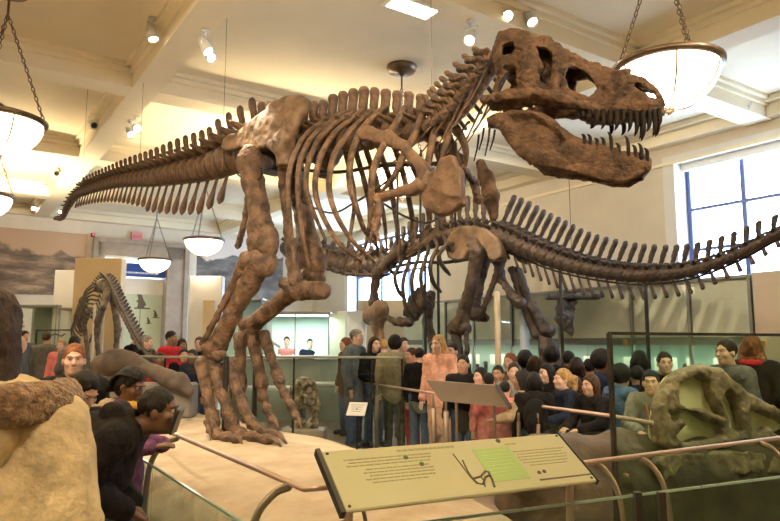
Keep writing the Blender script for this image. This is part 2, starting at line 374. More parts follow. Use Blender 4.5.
# exit sign, red alarm
b, z = onb(137, 237, AB-.06)
ex = empty('exit_sign', R(AB-.1, b, z), 0, 'small red and white exit sign high on the wall over the doorway', 'sign')
mb = MB(); mb.rbox(R(AB-.06, b, z), (.34, .1, .3), ROOM, .01); mb.build('sign_box', mat('pink_white_acrylic', (.75,.35,.34), .4), ex)
def text(s, loc, size, m, parent, ax, name='lettering', align='CENTER'):
    cu = bpy.data.curves.new(name, 'FONT'); cu.body = s; cu.size = size; cu.align_x = align; cu.align_y = 'CENTER'; cu.extrude = .003
    o = bpy.data.objects.new(name, cu); C.objects.link(o); dg = bpy.context.evaluated_depsgraph_get(); me = bpy.data.meshes.new_from_object(o.evaluated_get(dg)); bpy.data.objects.remove(o)
    me.materials.clear(); me.materials.append(m); x, y, z_ = [Vector(a) for a in ax]
    M = Matrix((x, y, z_)).transposed().to_4x4(); M.translation = Vector(loc); return put(me, name, parent, M)
text('EXIT', R(AB-.115, b, z), .13, mat('sign_red', (.75,.02,.03), .5), ex, (BX, (0,0,1), -AX))
b, z = onb(93, 235, AB-.03)
al = empty('fire_alarm', R(AB, b, z-.06), 0, 'tiny red alarm box on the wall left of the doorway corner', 'alarm')
mb = MB(); mb.rbox(R(AB-.04, b, z), (.12, .08, .12), ROOM, .01); mb.build('alarm_housing', mat('sign_red', (.75,.02,.03), .5), al)
mb = MB(); mb.box(R(AB-.085, b, z+.01), (.05, .01, .05), ROOM); mb.build('strobe_lens', WHITE, al)
# ------------------------------------------------------------------ murals
def mural_mat(name, sky, dark, mid, light, sc, hz):
    m = bpy.data.materials.new(name); m.use_nodes = True; nt = m.node_tree; b = nt.nodes['Principled BSDF']; b.inputs['Roughness'].default_value = .8
    tc = nt.nodes.new('ShaderNodeTexCoord'); mp = nt.nodes.new('ShaderNodeMapping'); mp.inputs['Scale'].default_value = (sc*.5, sc*.5, sc*1.8); nt.links.new(tc.outputs['Object'], mp.inputs[0])
    no = nt.nodes.new('ShaderNodeTexNoise'); no.inputs['Scale'].default_value = 1; no.inputs['Detail'].default_value = 7; no.inputs['Roughness'].default_value = .65; nt.links.new(mp.outputs[0], no.inputs['Vector'])
    cr = nt.nodes.new('ShaderNodeValToRGB'); e = cr.color_ramp.elements; e[0].position = .35; e[0].color = (*dark, 1); e[1].position = .68; e[1].color = (*light, 1)
    q = e.new(.5); q.color = (*mid, 1); nt.links.new(no.outputs['Fac'], cr.inputs[0])
    n2 = nt.nodes.new('ShaderNodeTexNoise'); n2.inputs['Scale'].default_value = .8; n2.inputs['Detail'].default_value = 6; nt.links.new(tc.outputs['Object'], n2.inputs['Vector'])
    sx = nt.nodes.new('ShaderNodeSeparateXYZ'); nt.links.new(tc.outputs['Object'], sx.inputs[0])
    m1 = nt.nodes.new('ShaderNodeMath'); m1.operation = 'MULTIPLY_ADD'; m1.inputs[1].default_value = 1.3; m1.inputs[2].default_value = -.65-hz; nt.links.new(n2.outputs['Fac'], m1.inputs[0])
    m2 = nt.nodes.new('ShaderNodeMath'); m2.operation = 'ADD'; nt.links.new(sx.outputs[2], m2.inputs[0]); nt.links.new(m1.outputs[0], m2.inputs[1])
    m3 = nt.nodes.new('ShaderNodeMath'); m3.operation = 'MULTIPLY_ADD'; m3.inputs[1].default_value = 14; m3.inputs[2].default_value = .5; m3.use_clamp = True; nt.links.new(m2.outputs[0], m3.inputs[0])
    mx = nt.nodes.new('ShaderNodeMix'); mx.data_type = 'RGBA'; nt.links.new(m3.outputs[0], mx.inputs[0]); nt.links.new(cr.outputs[0], mx.inputs[6]); mx.inputs[7].default_value = (*sky, 1)
    nt.links.new(mx.outputs[2], b.inputs['Base Color']); return m
def mural(name, px0, py0, px1, py1, m, label, bmin=None):
    b0, z1 = onb(px0, py0, AB-.05); b1, z0 = onb(px1, py1, AB-.05)
    if bmin is not None: b0 = bmin
    t = empty(name, R(AB-.05, (b0+b1)/2, z0), 0, label, 'painting')
    mb = MB(); mb.box(V(0,0,(z1-z0)/2), (b1-b0, .04, z1-z0)); v = np.vstack(mb.v); me = mkmesh('canvas', v, mb.f, m, False)
    put(me, 'canvas', t, Matrix.Translation(Vector(R(AB-.03, (b0+b1)/2, z0))) @ Matrix.Rotation(RA, 4, 'Z'))
    return t
mural('mural', 0, 227, 84, 296, mural_mat('desert_mural', (.52,.36,.24), (.07,.055,.045), (.17,.13,.10), (.46,.34,.24), 1.6, 1.25), 'wide painted mural of dark rocky badlands under a tan sky on the left back wall', bmin=-7.5)
mural('mural', 193, 236, 282, 318, mural_mat('mountain_mural', (.70,.62,.55), (.06,.055,.05), (.14,.13,.12), (.30,.28,.25), 1.6, 2.0), 'painted mural of grey mountains with a pale snow patch, right of the doorway')
# ------------------------------------------------------------------ partitions and far cases on the back wall
def slab(name, px0, px1, py1, Y, m, label, cat, z0=0, dep=.3, extra=None):
    p0 = W(px0, py1, Y); p1 = W(px1, py1, Y); z1 = p0[2]
    t = empty(name, ((p0[0]+p1[0])/2, Y+dep/2, z0), 0, label, cat)
    mb = MB(); mb.rbox(((p0[0]+p1[0])/2, Y+dep/2, (z0+z1)/2), (p1[0]-p0[0], dep, z1-z0), None, .012); mb.build('panel', m, t)
    if extra: extra(t, p0[0], p1[0], z1, Y)
    return t
TANP = mat('tan_display_board', (.60,.48,.31), .75, var=.04, vs=1.5)
def base(t, x0, x1, z1, Y): MB().rbox(((x0+x1)/2, Y+.15, .06), (x1-x0+.1, .44, .12)).build('plinth', STONE, t)
slab('partition', 75, 122, 258, 15.6, TANP, 'tall tan display partition behind the small dinosaur skeleton', 'partition', extra=base)
slab('partition', 55, 76, 270, 17.0, WHITE, 'narrow white partition between the tan board and the desert mural', 'partition', extra=base)
slab('partition', 190, 222, 276, 15.8, WHITE, 'white partition standing under the hanging bowl lamp right of the doorway', 'partition', extra=base)
slab('partition', 203, 215, 300, 13.8, TANP, 'slim tan display column beside the near dinosaur shin', 'column', dep=.25, extra=base)
slab('partition', 329, 346, 314, 16.2, mat('mint_board', (.62,.70,.52), .6), 'pale mint display board at the right end of the bright case', 'partition', extra=base)
slab('partition', 337, 366, 311, 17.6, WHITE, 'white display board left of the forelimb of the long skeleton', 'partition', extra=base)
slab('partition', 358, 405, 300, 19.0, TANP, 'wide cream display board under the far window', 'partition', extra=base)
CASEG = glass('case_glass_green', (.93,.97,.94), .02)
def showcase(px0, px1, pytop, Y, dep, back, label, items=None, nseam=2, backz=0):
    p0 = W(px0, pytop, Y); p1 = W(px1, pytop, Y); z1 = p0[2]; x0, x1 = p0[0], p1[0]
    t = empty('display_case', ((x0+x1)/2, Y+dep/2, 0), 0, label, 'display case')
    MB().box(((x0+x1)/2, Y+dep-.02, (z1+.5)/2), (x1-x0, .03, z1-.5)).build('back_panel', back, t)
    MB().rbox(((x0+x1)/2, Y+dep/2, .3), (x1-x0, dep, .6), None, .02).build('plinth', STONE, t)
    mb = MB(); mb.box(((x0+x1)/2, Y+.006, (z1+.6)/2), (x1-x0, .012, z1-.6))
    mb.build('glass_front', CASEG, t)
    mb = MB(); mb.rbox(((x0+x1)/2, Y+dep/2, z1+.03), (x1-x0+.04, dep+.04, .06), None, .01)
    for k in range(nseam+1):
        x = x0+(x1-x0)*k/nseam; mb.box((x, Y, (z1+.6)/2), (.03, .03, z1-.6))
    mb.build('case_frame', mat('satin_metal', (.30,.30,.27), .4, .6), t)
    return t, x0, x1, z1
GRN = mat('case_back_green', (.36,.46,.36), .6, var=.05, vs=1)
t, x0, x1, z1 = showcase(12, 57, 307, 16.8, 1.0, GRN, 'green glass display case on the far left below the mural')
t, x0, x1, z1 = showcase(60, 76, 310, 16.5, .9, GRN, 'narrow green glass case beside the tan partition', nseam=1)
MINTB = mat('mint_white_back', (.66,.80,.74), .6)
t, x0, x1, z1 = showcase(262, 329, 314, 15.5, 1.4, MINTB, 'brightly lit mint glass display case seen behind the dinosaur legs', nseam=2)
L = bpy.data.lights.new('case_light', 'AREA'); L.shape = 'RECTANGLE'; L.size = x1-x0-.1; L.size_y = .25; L.energy = 42; L.color = (.85,1,.97)
lo = bpy.data.objects.new('case_light', L); C.objects.link(lo); lo.location = ((x0+x1)/2, 16.0, z1-.05)
MB().rbox(((x0+x1)/2, 16.0, z1-.02), (x1-x0-.1, .3, .03), None, .01).build('case_lamp', emit('case_tube_glow', (.85,1,.97), 3), t)
t, x0, x1, z1 = showcase(217, 262, 300, 17.6, .9, MINTB, 'pale glass display case partly hidden by the near dinosaur shin', nseam=2)
# picture board in the left green case
p = W(37, 330, 15.9); q = W(71, 350, 15.9)
t = empty('info_board', ((p[0]+q[0])/2, 15.9, 0), 0, 'thin black framed clear board behind the grey jacket visitor on the left', 'sign')
mb = MB(); x0, x1, z1, z0 = p[0], q[0], p[2], q[2]-.5
for a, b_ in (((x0,z0),(x0,z1)),((x0,z1),(x1,z1)),((x1,z1),(x1,z0)),((x1,z0),(x0,z0))): mb.tube([(a[0],15.9,a[1]),(b_[0],15.9,b_[1])], .02, 6)
for x in (x0, x1): mb.tube([(x,15.9,0),(x,15.9,z0)], .02, 6)
mb.build('board_frame', BLACKP, t)
mb = MB(); mb.box(((x0+x1)/2, 15.9, (z0+z1)/2), (x1-x0-.04, .01, z1-z0-.04)); mb.build('clear_sheet', CASEG, t)
mb = MB(); mb.tube(crom([W(52,335,15.88),W(56,334,15.88),W(61,336,15.88),W(65,334,15.88)],4), .02, 5); mb.build('fossil_print', mat('decal_brown', (.10,.075,.05)), t)
# ------------------------------------------------------------------ built-in cases along the right wall
CB = 10.5
GLG = glass('wall_case_glass', (.95,.97,.95), .015)
PANB = mat('beige_case_panel', (.78,.74,.60), .6, var=.05, vs=1.2)
def wp(px, py, b=CB): p = onwall(px, py, b); return p@AX, p[2]
ztop = wp(600, 287)[1]; zmid = wp(600, 338)[1]
seams = [wp(x, 300)[0] for x in (752, 690, 632, 560, 512, 474, 446, 424, 404)]
for i in range(len(seams)-1):
    a0, a1 = seams[i], seams[i+1]
    t = empty('wall_case', R((a0+a1)/2, (CB+BR)/2, 0), 0, ['glass wall case nearest the window, behind the tip of the long tail', 'glass wall case under the left end of the big window', 'glass wall case behind the middle of the long tail', 'glass wall case behind the base of the long tail', 'glass wall case behind the hind foot of the long skeleton', 'glass wall case behind the bent hind leg of the long skeleton', 'glass wall case behind the thigh of the long skeleton', 'farthest glass wall case behind the ribs of the long skeleton'][i], 'display case', 'glass cases along the right wall')
    mb = MB(); rb(mb, a0+.01, a1-.01, CB+.02, CB+.07, zmid, ztop-.05); mb.build('upper_panel', PANB, t)
    mb = MB(); rb(mb, a0+.01, a1-.01, BR-.12, BR-.02, .5, zmid-.06); mb.build('back_panel', GRN, t)
    mb = MB(); rb(mb, a0+.02, a1-.02, CB, CB+.012, .55, ztop-.05); mb.build('glass_front', GLG, t)
    mb = MB(); rb(mb, a0, a1, CB-.03, BR-.02, ztop-.05, ztop); rb(mb, a0, a1, CB+.02, BR-.02, zmid-.06, zmid); rb(mb, a0, a1, CB+.0, CB+.04, zmid-.13, zmid-.05); rb(mb, a0, a0+.05, CB-.03, CB+.03, .5, ztop-.05)
    mb.build('case_frame', mat('satin_metal', (.30,.30,.27), .4, .6), t)
    mb = MB(); rb(mb, a0, a1, CB, BR-.02, 0, .5); mb.build('plinth', STONE, t)
    l = bpy.data.lights.new('case_light', 'AREA'); l.shape = 'RECTANGLE'; l.size = a1-a0-.2; l.size_y = .06; l.energy = 10; l.color = (.9,1,.9)  # added light with no lamp strip, to brighten the dark case interior
    lo = bpy.data.objects.new('case_light', l); C.objects.link(lo); lo.matrix_world = Matrix.Translation(Vector(R((a0+a1)/2, CB+.1, zmid-.07))) @ Matrix.Rotation(RA+PI/2, 4, 'Z')
    rr = random.Random(i); am = (a0+a1)/2
    for k in range(3):
        mb = MB(); a = a0+(a1-a0)*(k+.7)/3.6; h = rr.uniform(.35,.8); pth = [R(a, BR-.35, .55), R(a+.02, BR-.35, .55+h*.6), R(a+rr.uniform(-.1,.1), BR-.35, .55+h)]
        mb.tube(crom(pth, 4), [.07,.05,.04,.035,.03,.035,.045,.05,.06][:len(crom(pth,4))], 7)
        mb.build('fossil_limb_bone', BONED, t, True)
    for k in range(3): mb = MB(); rb(mb, a0+(a1-a0)*(k+.5)/3.6, a0+(a1-a0)*(k+.9)/3.6, CB+.25, CB+.27, 1.15, 1.38); mb.build('label_card', PANB, t)
a1 = seams[0]; a0 = wp(780, 300)[0]-1.2
rbx('trim_40', a0, a1-.02, CB, BR, 0, ztop+.02, mat('lit_beige_panel', (.66,.55,.42), .7))
# hanging fossil pieces shown inside the wall cases
p0 = W(573, 300, 12.6)
t = empty('hung_fossil', p0, 0, 'dark fossil limb hanging below a flat mount in front of the wall case', 'fossil')
Yh = 12.6; mb = MB(); mb.rbox(W(573, 297, Yh), (1.0, .3, .1), None, .03); mb.build('mount_shelf', BONEK, t)
s = auto([W(562,300,Yh), W(575,345,Yh)], .3, .02)
s.chain([W(563,300,Yh), W(562,318,Yh), W(566,330,Yh)], [.1,.13,.05], .04).chain([W(572,302,Yh), W(568,318,Yh), W(572,338,Yh)], [.08,.1,.03], .04); s.rough(.03, 18)
s.build('limb_bone', BONEK, t)
MB().tube([W(573,294,Yh), V(*W(573,294,Yh)[:2], CZ-.3)], .006, 5).build('cable', STEEL, t)
# ================================================================== lamps
BOWL = emit('lamp_bowl_glass', (1.0,.84,.62), 3.2)
CH = []
def bowl_lamp(p, label, en=110):
    d = .445; rim = p[2]; t = empty('bowl_lamp', (p[0], p[1], rim-.42), random.random(), label, 'pendant lamp', 'hanging bowl lamps')
    mb = MB(); prof = [(0.001,-.38)]+[(d*math.sin(a), -.38*math.cos(a)) for a in np.linspace(.12, PI/2, 14)]+[(d-.012, 0)]+[((d-.012)*math.sin(a), -.368*math.cos(a)) for a in np.linspace(PI/2, .1, 12)]
    mb.lathe(prof, 40, c=(p[0],p[1],rim)); mb.build('lamp_bowl', BOWL, t, True)
    mb = MB(); mb.lathe([(d-.005,-.03),(d+.035,-.02),(d+.04,.02),(d+.01,.035),(d-.02,.02),(d-.005,-.03)], 40, c=(p[0],p[1],rim)); mb.build('lamp_rim', BRONZE, t, True)
    mb = MB()
    for k in range(6):
        a = k*PI/3+.3; mb.tube([(p[0]+(d+.004)*math.sin(q)*math.cos(a), p[1]+(d+.004)*math.sin(q)*math.sin(a), rim-.384*math.cos(q)) for q in np.linspace(.05, PI/2, 10)], .007, 5)
    mb.build('lamp_strap', BRONZE, t, True)
    mb = MB(); mb.lathe([(0.001,-.45),(.02,-.44),(.012,-.43),(.045,-.41),(.05,-.395),(.02,-.38),(.001,-.37)], 14, c=(p[0],p[1],rim)); mb.build('finial', BRONZE, t, True)
    top = CZ-.42 if False else CZ
    hz = top-.34
    mb = MB(); mb.lathe([(.001,0),(.22,0),(.225,-.03),(.19,-.09),(.05,-.11),(.02,-.15),(.001,-.15)], 28, c=(p[0],p[1],top)); mb.tube([(p[0],p[1],top-.13),(p[0],p[1],hz)], .014, 6); mb.build('ceiling_canopy', BRONZE, t, True)
    for k in range(3):
        a = k*2*PI/3+.5; q0 = V(p[0],p[1],hz); q1 = V(p[0]+d*math.cos(a), p[1]+d*math.sin(a), rim+.02); L = np.linalg.norm(q1-q0); mb = MB(); n = int(L/.055); ax = rows(q1-q0, (math.cos(a+1), math.sin(a+1), 0))
        for i in range(n):
            c = q0+(q1-q0)*(i+.5)/n; u = ax[1] if i % 2 else ax[2]; r = []
            for w in np.arange(9)*2*PI/8: r.append(c+ax[0]*.034*math.cos(w)+u*.017*math.sin(w))
            mb.tube(r, .006, 4, cap=False)
        mb.build('lamp_chain', BRONZE, t, True)
    l = bpy.data.lights.new('lamp_light', 'POINT'); l.energy = en*6.2; l.color = (1,.79,.48); l.shadow_soft_size = .12
    o = bpy.data.objects.new('lamp_light', l); C.objects.link(o); o.location = (p[0],p[1],rim-.13)
    l = bpy.data.lights.new('lamp_glow', 'POINT'); l.energy = en*.35; l.color = (1,.86,.64); l.shadow_soft_size = .3
    o = bpy.data.objects.new('lamp_glow', l); C.objects.link(o); o.location = (p[0],p[1],rim-.62)
RZ = EYE+2.47
for px, py, label, en in ((667, 68, 'large glowing bowl lamp on three chains beside the big dinosaur snout', 130),
                      (0, 121, 'glowing bowl lamp on chains at the left edge of the picture, nearest the cream coat', 110),
                      (402, 172, 'bowl lamp hanging behind the big dinosaur shoulder blade', 110),
                      (-17, 196, 'bowl lamp mostly cut off at the left edge, below the nearer one', 100),
                      (204, 240, 'glowing bowl lamp hanging right of the doorway, between wall mural and hip', 90),
                      (155, 260, 'small farthest glowing bowl lamp hanging in front of the blue banner', 80)):
    bowl_lamp(G(px, py, RZ), label, en)
for a, b in ((11.6, 5.5), (3.4, .8), (16.0, .8), (-.6, 5.4), (-.6, .6), (7.6, -4.4), (12.5, -4.4), (2.5, -4.4)):   # rest of the lamp grid lights the hall the same way
    l = bpy.data.lights.new('lamp_light', 'SPOT'); l.spot_size = math.radians(146); l.spot_blend = .3; l.energy = 760; l.color = (1,.79,.49); l.shadow_soft_size = .3
    o = bpy.data.objects.new('lamp_light', l); C.objects.link(o); o.location = R(a, b, RZ); o.rotation_euler = (PI, 0, 0)
# recessed skylight strip in the beam at the top of the picture
c = onwall(412, 8, 0) if False else G(412, 8, CZ-BH-.02)
t = empty('ceiling_light', c, RA, 'bright rectangular light panel in the ceiling beam at the top centre', 'ceiling light')
MB().rbox(c+V(0,0,.01), (.62, .3, .03), ROOM, .01).build('light_frame', WHITE, t); MB().box(c+V(0,0,-.008), (.54, .22, .01), ROOM).build('light_panel', emit('panel_glow', (1,.9,.7), 9), t)
# spotlights
def spot(px, py, aim, label, en=60, z=None, on=True, col=(1,.80,.55), ang=40):
    tp = CZ-BH; p = G(px, py, tp-.2); pb_, pa_ = p@BX, p@AX
    if not (any(abs(pb_-q) < HW for q in BEAMB) or any(abs(pa_-q) < .23 for q in CROSS)): tp = CZ; p = G(px, py, tp-.2)
    aim = V(*aim); d = aim-p; d /= np.linalg.norm(d)
    t = empty('spotlight', p+V(0,0,-.08), 0, label, 'spotlight', 'ceiling spotlights'); ax = rows(d)
    M = np.stack([ax[1], ax[2], ax[0]], 1)
    mb = MB(); mb.lathe([(.001,-.12),(.045,-.11),(.06,-.05),(.07,.06),(.072,.10),(.062,.10),(.058,.06),(.001,.05)], 18, M, p); mb.build('lamp_head', WHITE, t, True)
    mb = MB(); mb.lathe([(.001,.066),(.054,.066),(.054,.072),(.001,.078)], 16, M, p); mb.build('lens', emit('spot_glow', (1,.85,.65), 25) if on else BLACKP, t, True)
    mb = MB(); mb.tube([p+ax[1]*.075, p+ax[1]*.085+V(0,0,.12), p-ax[1]*.085+V(0,0,.12), p-ax[1]*.075], .008, 5); 
    mb.tube([p+V(0,0,.12), V(p[0],p[1],tp-.02)], .012, 6); mb.lathe([(.05,0),(.05,-.03),(.001,-.035)], 12, c=(p[0],p[1],tp)); mb.build('yoke', WHITE, t, True)
    if on and en:
        l = bpy.data.lights.new('spot_beam', 'SPOT'); l.energy = en*.75; l.color = col; l.spot_size = math.radians(ang); l.spot_blend = .6; l.shadow_soft_size = .05
        o = bpy.data.objects.new('spot_beam', l); C.objects.link(o); o.matrix_world = Matrix.Translation(Vector(p+d*.14)) @ Vector(d).to_track_quat('-Z', 'Y').to_matrix().to_4x4()
SPOTS = [(152, 33, (-2,7.5,2), 'bright spotlight on the long ceiling beam at the upper left', 500),
 (205, 46, (-1.2,7.3,3.5), 'upper head of the twin spotlight left of the hip bone', 500),
 (209, 55, (-.6,7,3), 'lower head of the twin spotlight left of the hip bone', 300),
 (93, 124, (-1.5,7.3,2), 'spotlight with a dark lens in the warm coffer at the left', 0),
 (130, 132, (-1,7.3,.6), 'left head of the twin spotlight above the tail middle', 400),
 (136, 128, (-2.5,8.5,4), 'right head of the twin spotlight above the tail middle', 400),
 (56, 173, (-1.5,7.3,2), 'unlit spotlight nearest the left edge above the tail tip', 0),
 (90, 180, (-3,9,4), 'small lit spotlight just above the tail tip curve', 300),
 (33, 208, (-4,12,2), 'small spotlight below the left lamp near the mural top', 200),
 (60, 211, (-4,12,2), 'tiny spotlight touching the hooked tail tip', 200),
 (507, 14, (1.3,5.2,3.4), 'bright left head of the twin spotlight above the big skull', 500),
 (530, 18, (2.5,5.5,2), 'clear right head of the twin spotlight above the big skull', 150),
 (471, 37, (.4,6.3,3.8), 'small lit spotlight left of the skull crest', 350),
 (747, 105, (3.5,9,3), 'small spotlight hanging right of the large bowl lamp', 150)]
for px, py, aim, lb, en in SPOTS: spot(px, py, aim, lb, en, on=en > 0)
# added spot lights without fixtures, to brighten the skeletons, slab, coat and walls
for p, aim, en, ang in (((-1.5,.8,5.1),(-1.2,7.2,3.3),1500,55), ((3.4,.6,5.1),(1.3,5.3,3.2),500,45), ((-3.8,2.4,5.1),(-1.8,7.1,1.2),1100,50), ((-1.0,3.4,5.2),(-1.2,6.0,.6),420,60), ((1.0,1.0,5.1),(.6,6,3.2),600,45), ((4,4,5.2),(1.8,8,1.2),420,80), ((-.5,-1.0,4.6),(.4,3.3,.9),300,40), ((5.0,3.0,5.2),(2.5,5.3,.9),520,42), ((-3.5,-.5,5.2),(-1.6,3.5,1.2),160,60), ((-.2,-1.2,4.8),(-1.0,1.7,1.1),260,45), (tuple(R(8.5,6.2,5.2)),tuple(R(8.5,11.4,2.8)),400,110), (tuple(R(13,6.6,5.2)),tuple(R(13.5,11.4,2.6)),340,110), (tuple(R(5.0,6.8,5.2)),tuple(R(4.2,11.4,2.4)),220,90), (tuple(R(17,1.5,5.2)),tuple(R(22,1.5,2.8)),260,110)):
    l = bpy.data.lights.new('spot_beam', 'SPOT'); l.energy = en*.72; l.color = (1,.84,.62); l.spot_size = math.radians(ang); l.spot_blend = .8; l.shadow_soft_size = .02
    o = bpy.data.objects.new('spot_beam', l); C.objects.link(o); o.matrix_world = Matrix.Translation(Vector(p)) @ (Vector(aim)-Vector(p)).to_track_quat('-Z', 'Y').to_matrix().to_4x4()
# ================================================================== display platform of sand
SANDM = mat('sand_ground', (.35,.275,.19), .95, col2=(.46,.375,.265), vs=3, bump=.5, bs=9, detail=8, spec=.1)
def g2(px, py, z): return G(px, py, z)[:2]
RAILP = [G(150,421,.97), G(165,430,.97), G(305,489,.97), G(338,486,.97), G(460,477,.97), G(600,461,.97), G(780,438,.97)]
dA = (RAILP[2]-RAILP[1])[:2]; dA /= np.linalg.norm(dA); nA = V(dA[1], -dA[0]); nA = nA if nA@V(-1,-1) > 0 else -nA
dB = (RAILP[5]-RAILP[3])[:2]; dB /= np.linalg.norm(dB); nB = V(dB[1], -dB[0]); nB = nB if nB@V(0,-1) > 0 else -nB
def isect(p, d, q, e):
    t = np.linalg.solve(np.array([d, -e]).T, q-p); return p+d*t[0]
OFF = .245
pa = RAILP[1][:2]+nA*OFF; pb = RAILP[3][:2]+nB*OFF; corner = isect(pa, dA, pb, dB)
far = pa - dA*4.2
EDGE = [corner+V(.03,.05), V(.92, (corner+dB*1.25)[1]+.05), V(.96,4.3), V(.86,5.0), V(.55,5.9), g2(412,446,.6), g2(350,431,.6), g2(250,414,.6), V(-3.6,12.0), V(-5.6,12.4), V(-6.2,10.5), far+V(.05,.02)]
poly = [tuple(p) for p in EDGE]; E = np.array(poly); lo = E.min(0); hi = E.max(0)
s = SDF((lo[0]-.1, lo[1]-.1, .0), (hi[0]+.1, hi[1]+.1, .82), .045)
def pf(X, Y, Z):
    d = poly2d(X, Y, poly)[:, :, :1]; din = np.maximum(-d, 0)
    top = .60 - .20*np.exp(-(din/.30)**1.5) + .012*np.sin(X*3.1+Y*1.7)+.010*np.sin(X*1.3-Y*2.9)
    return np.maximum(np.maximum(d, Z-top), .04-Z)*.9
s.field(pf)
pt = tag(s.build('display_platform', SANDM), 'broad low mound of pale sand that the big tyrannosaur skeleton stands on', 'platform')
# stray rock on the sand under the board
s = SDF((-.2,-.15,-.05), (.2,.15,.12), .012).ell((0,0,.02), (.11,.05,.03), .02).ell((.05,.01,.04), (.05,.04,.03), .02).rough(.012, 40)
p = G(422, 500, .6)
rk = tag(s.build('fossil_fragment', BONE, T=(np.eye(3), V(p[0], p[1], .605))), 'small brown bone fragment lying on the sand behind the green label board', 'fossil')
# ================================================================== barriers
BAR = glass('barrier_glass', (.90,.95,.91), .02)
EDGEG = mat('glass_edge_green', (.30,.42,.34), .15)
def pane(mb, p, q, z0, z1, t=.012):
    p = V(p[0],p[1],0); q = V(q[0],q[1],0); ax = rows(q-p); mb.box((p+q)/2+V(0,0,(z0+z1)/2), (np.linalg.norm(q-p), t, z1-z0), ax)
bar = empty('glass_barrier', (corner[0], corner[1], 0), 0, 'near glass barrier with a pinkish metal handrail around the sand platform and fossil rock', 'barrier')
rp = crom(RAILP[:3], 4); rp = np.vstack([rp[:-1], RAILP[2], RAILP[2]*.5+RAILP[3]*.5, RAILP[3:]])
rp = np.vstack([rp[0]-(rp[1]-rp[0])/np.linalg.norm(rp[1]-rp[0])*1.8, rp, rp[-1]+(rp[-1]-rp[-2])*.5])
mb = MB(); mb.tube(rp, .0145, 12); mb.build('handrail', mat('pinkish_rail_metal', (.50,.36,.29), .35, .5), bar, True)
endA = pa - dA*3.2; endB = pb + dB*3.2
L1 = np.linalg.norm(corner-endA); L2 = np.linalg.norm(endB-corner)
for p, q, n in ((endA, corner, 3), (corner, endB, 3)):
    for k in range(n):
        a = p+(q-p)*(k+.004)/n; b = p+(q-p)*(k+.996)/n
        mb = MB(); pane(mb, a, b, .06, .83); mb.build('glass_panel', BAR, bar)
        mb = MB(); pane(mb, a, b, .83, .842, .013); mb.build('glass_edge', EDGEG, bar)
def bracket(pr, n2):                    # curved flat bar from rail down to the glass foot
    n3 = V(n2[0], n2[1], 0); c = V(pr[0], pr[1], 0); P = crom([c+V(0,0,.955), c+n3*.08+V(0,0,.93), c+n3*.165+V(0,0,.83), c+n3*(OFF-.045)+V(0,0,.62), c+n3*(OFF-.04)+V(0,0,.06)], 5)
    mb = MB(); mb.tube(P, .020, 6, flat=.3, up=n3 if False else (n3[1], -n3[0], 0)); return mb.build('curved_bracket', mat('olive_bracket_metal', (.20,.17,.12), .4, .6), bar, True)
for px, py in ((178,436),(290,483),(60,380)):
    p = G(px, py, .97) if px > 100 else np.append(RAILP[1][:2]-dA*1.4, .97); bracket(p, nA)
for px, py in ((352,485),(595,461),(640,456),(760,441)): bracket(G(px, py, .97), nB)
for px in (641, 665):
    q = G(px, 492, .87); mb = MB(); mb.box((q[0],q[1]+.05,.43), (.035,.035,.86)); mb.build('barrier_post', STEEL, bar)
# ---- upright clear screen in front of the rock slab
sp = W(612, 400, 4.35); sd = V(dB[0], dB[1], 0); se = sp+sd*2.4
scn = empty('glass_screen', ((sp[0]+se[0])/2, (sp[1]+se[1])/2, 0), 0, 'tall clear glass screen with black edges standing before the fossil skull slab', 'glass screen')
zt = W(612, 333, 4.35)[2]
mb = MB(); pane(mb, sp, se, 0, zt-.01, .014); mb.build('glass_sheet', glass('screen_glass', (.80,.90,.82), .02), scn)
mb = MB(); mb.box((sp[0],sp[1],zt/2), (.022,.03,zt), ROOM); pane(mb, sp, se, zt-.012, zt+.008, .03); mb.build('black_edge', BLACKP, scn)
for k, (px, py) in enumerate(((625, 343), (764, 343), (626, 475))):
    r = ray(px, py); n = V(sd[1], -sd[0], 0); t_ = (sp@n-0)/(r@n); q = r*t_+V(0,0,EYE); mb = MB(); mb.rbox(q-V(0,.0,0), (.016,.04,.045 if k < 2 else .02), rows(sd), .005); mb.build('brass_clip', mat('brass', (.55,.40,.16), .3, .9), scn)
# ---- middle barrier where the school group leans
R2 = [G(352,381,1.0), G(400,388,1.0), G(450,396,1.0), G(530,405,1.0), G(612,416,1.0), G(652,423,1.0)]
mbar = empty('handrail_barrier', (R2[3][0], R2[3][1], 0), 0, 'middle handrail barrier with glass panels where the school group leans', 'barrier')
mb = MB(); mb.tube(R2, .017, 10); mb.build('handrail', mat('pinkish_rail_metal', (.50,.36,.29), .35, .5), mbar, True)
for i in range(5):
    mb = MB(); pane(mb, R2[i]+V(0,-.12,0), R2[i+1]+V(0,-.12,0), .1, .86); mb.build('glass_panel', BAR, mbar)
TANMET = mat('tan_post_metal', (.17,.12,.085), .45, .5)
for px, py in ((377,385),(433,394),(445,396),(516,404),(535,406)):
    q = G(px, py, 1.0); mb = MB(); mb.rbox((q[0],q[1]-.12,.42), (.035 if px > 500 else .06,.04,.84), None, .006); mb.tube(crom([(q[0],q[1]-.12,.82),(q[0],q[1]-.10,.93),(q[0],q[1],.99)],4), .016, 6); mb.build('barrier_post', TANMET, mbar, True)
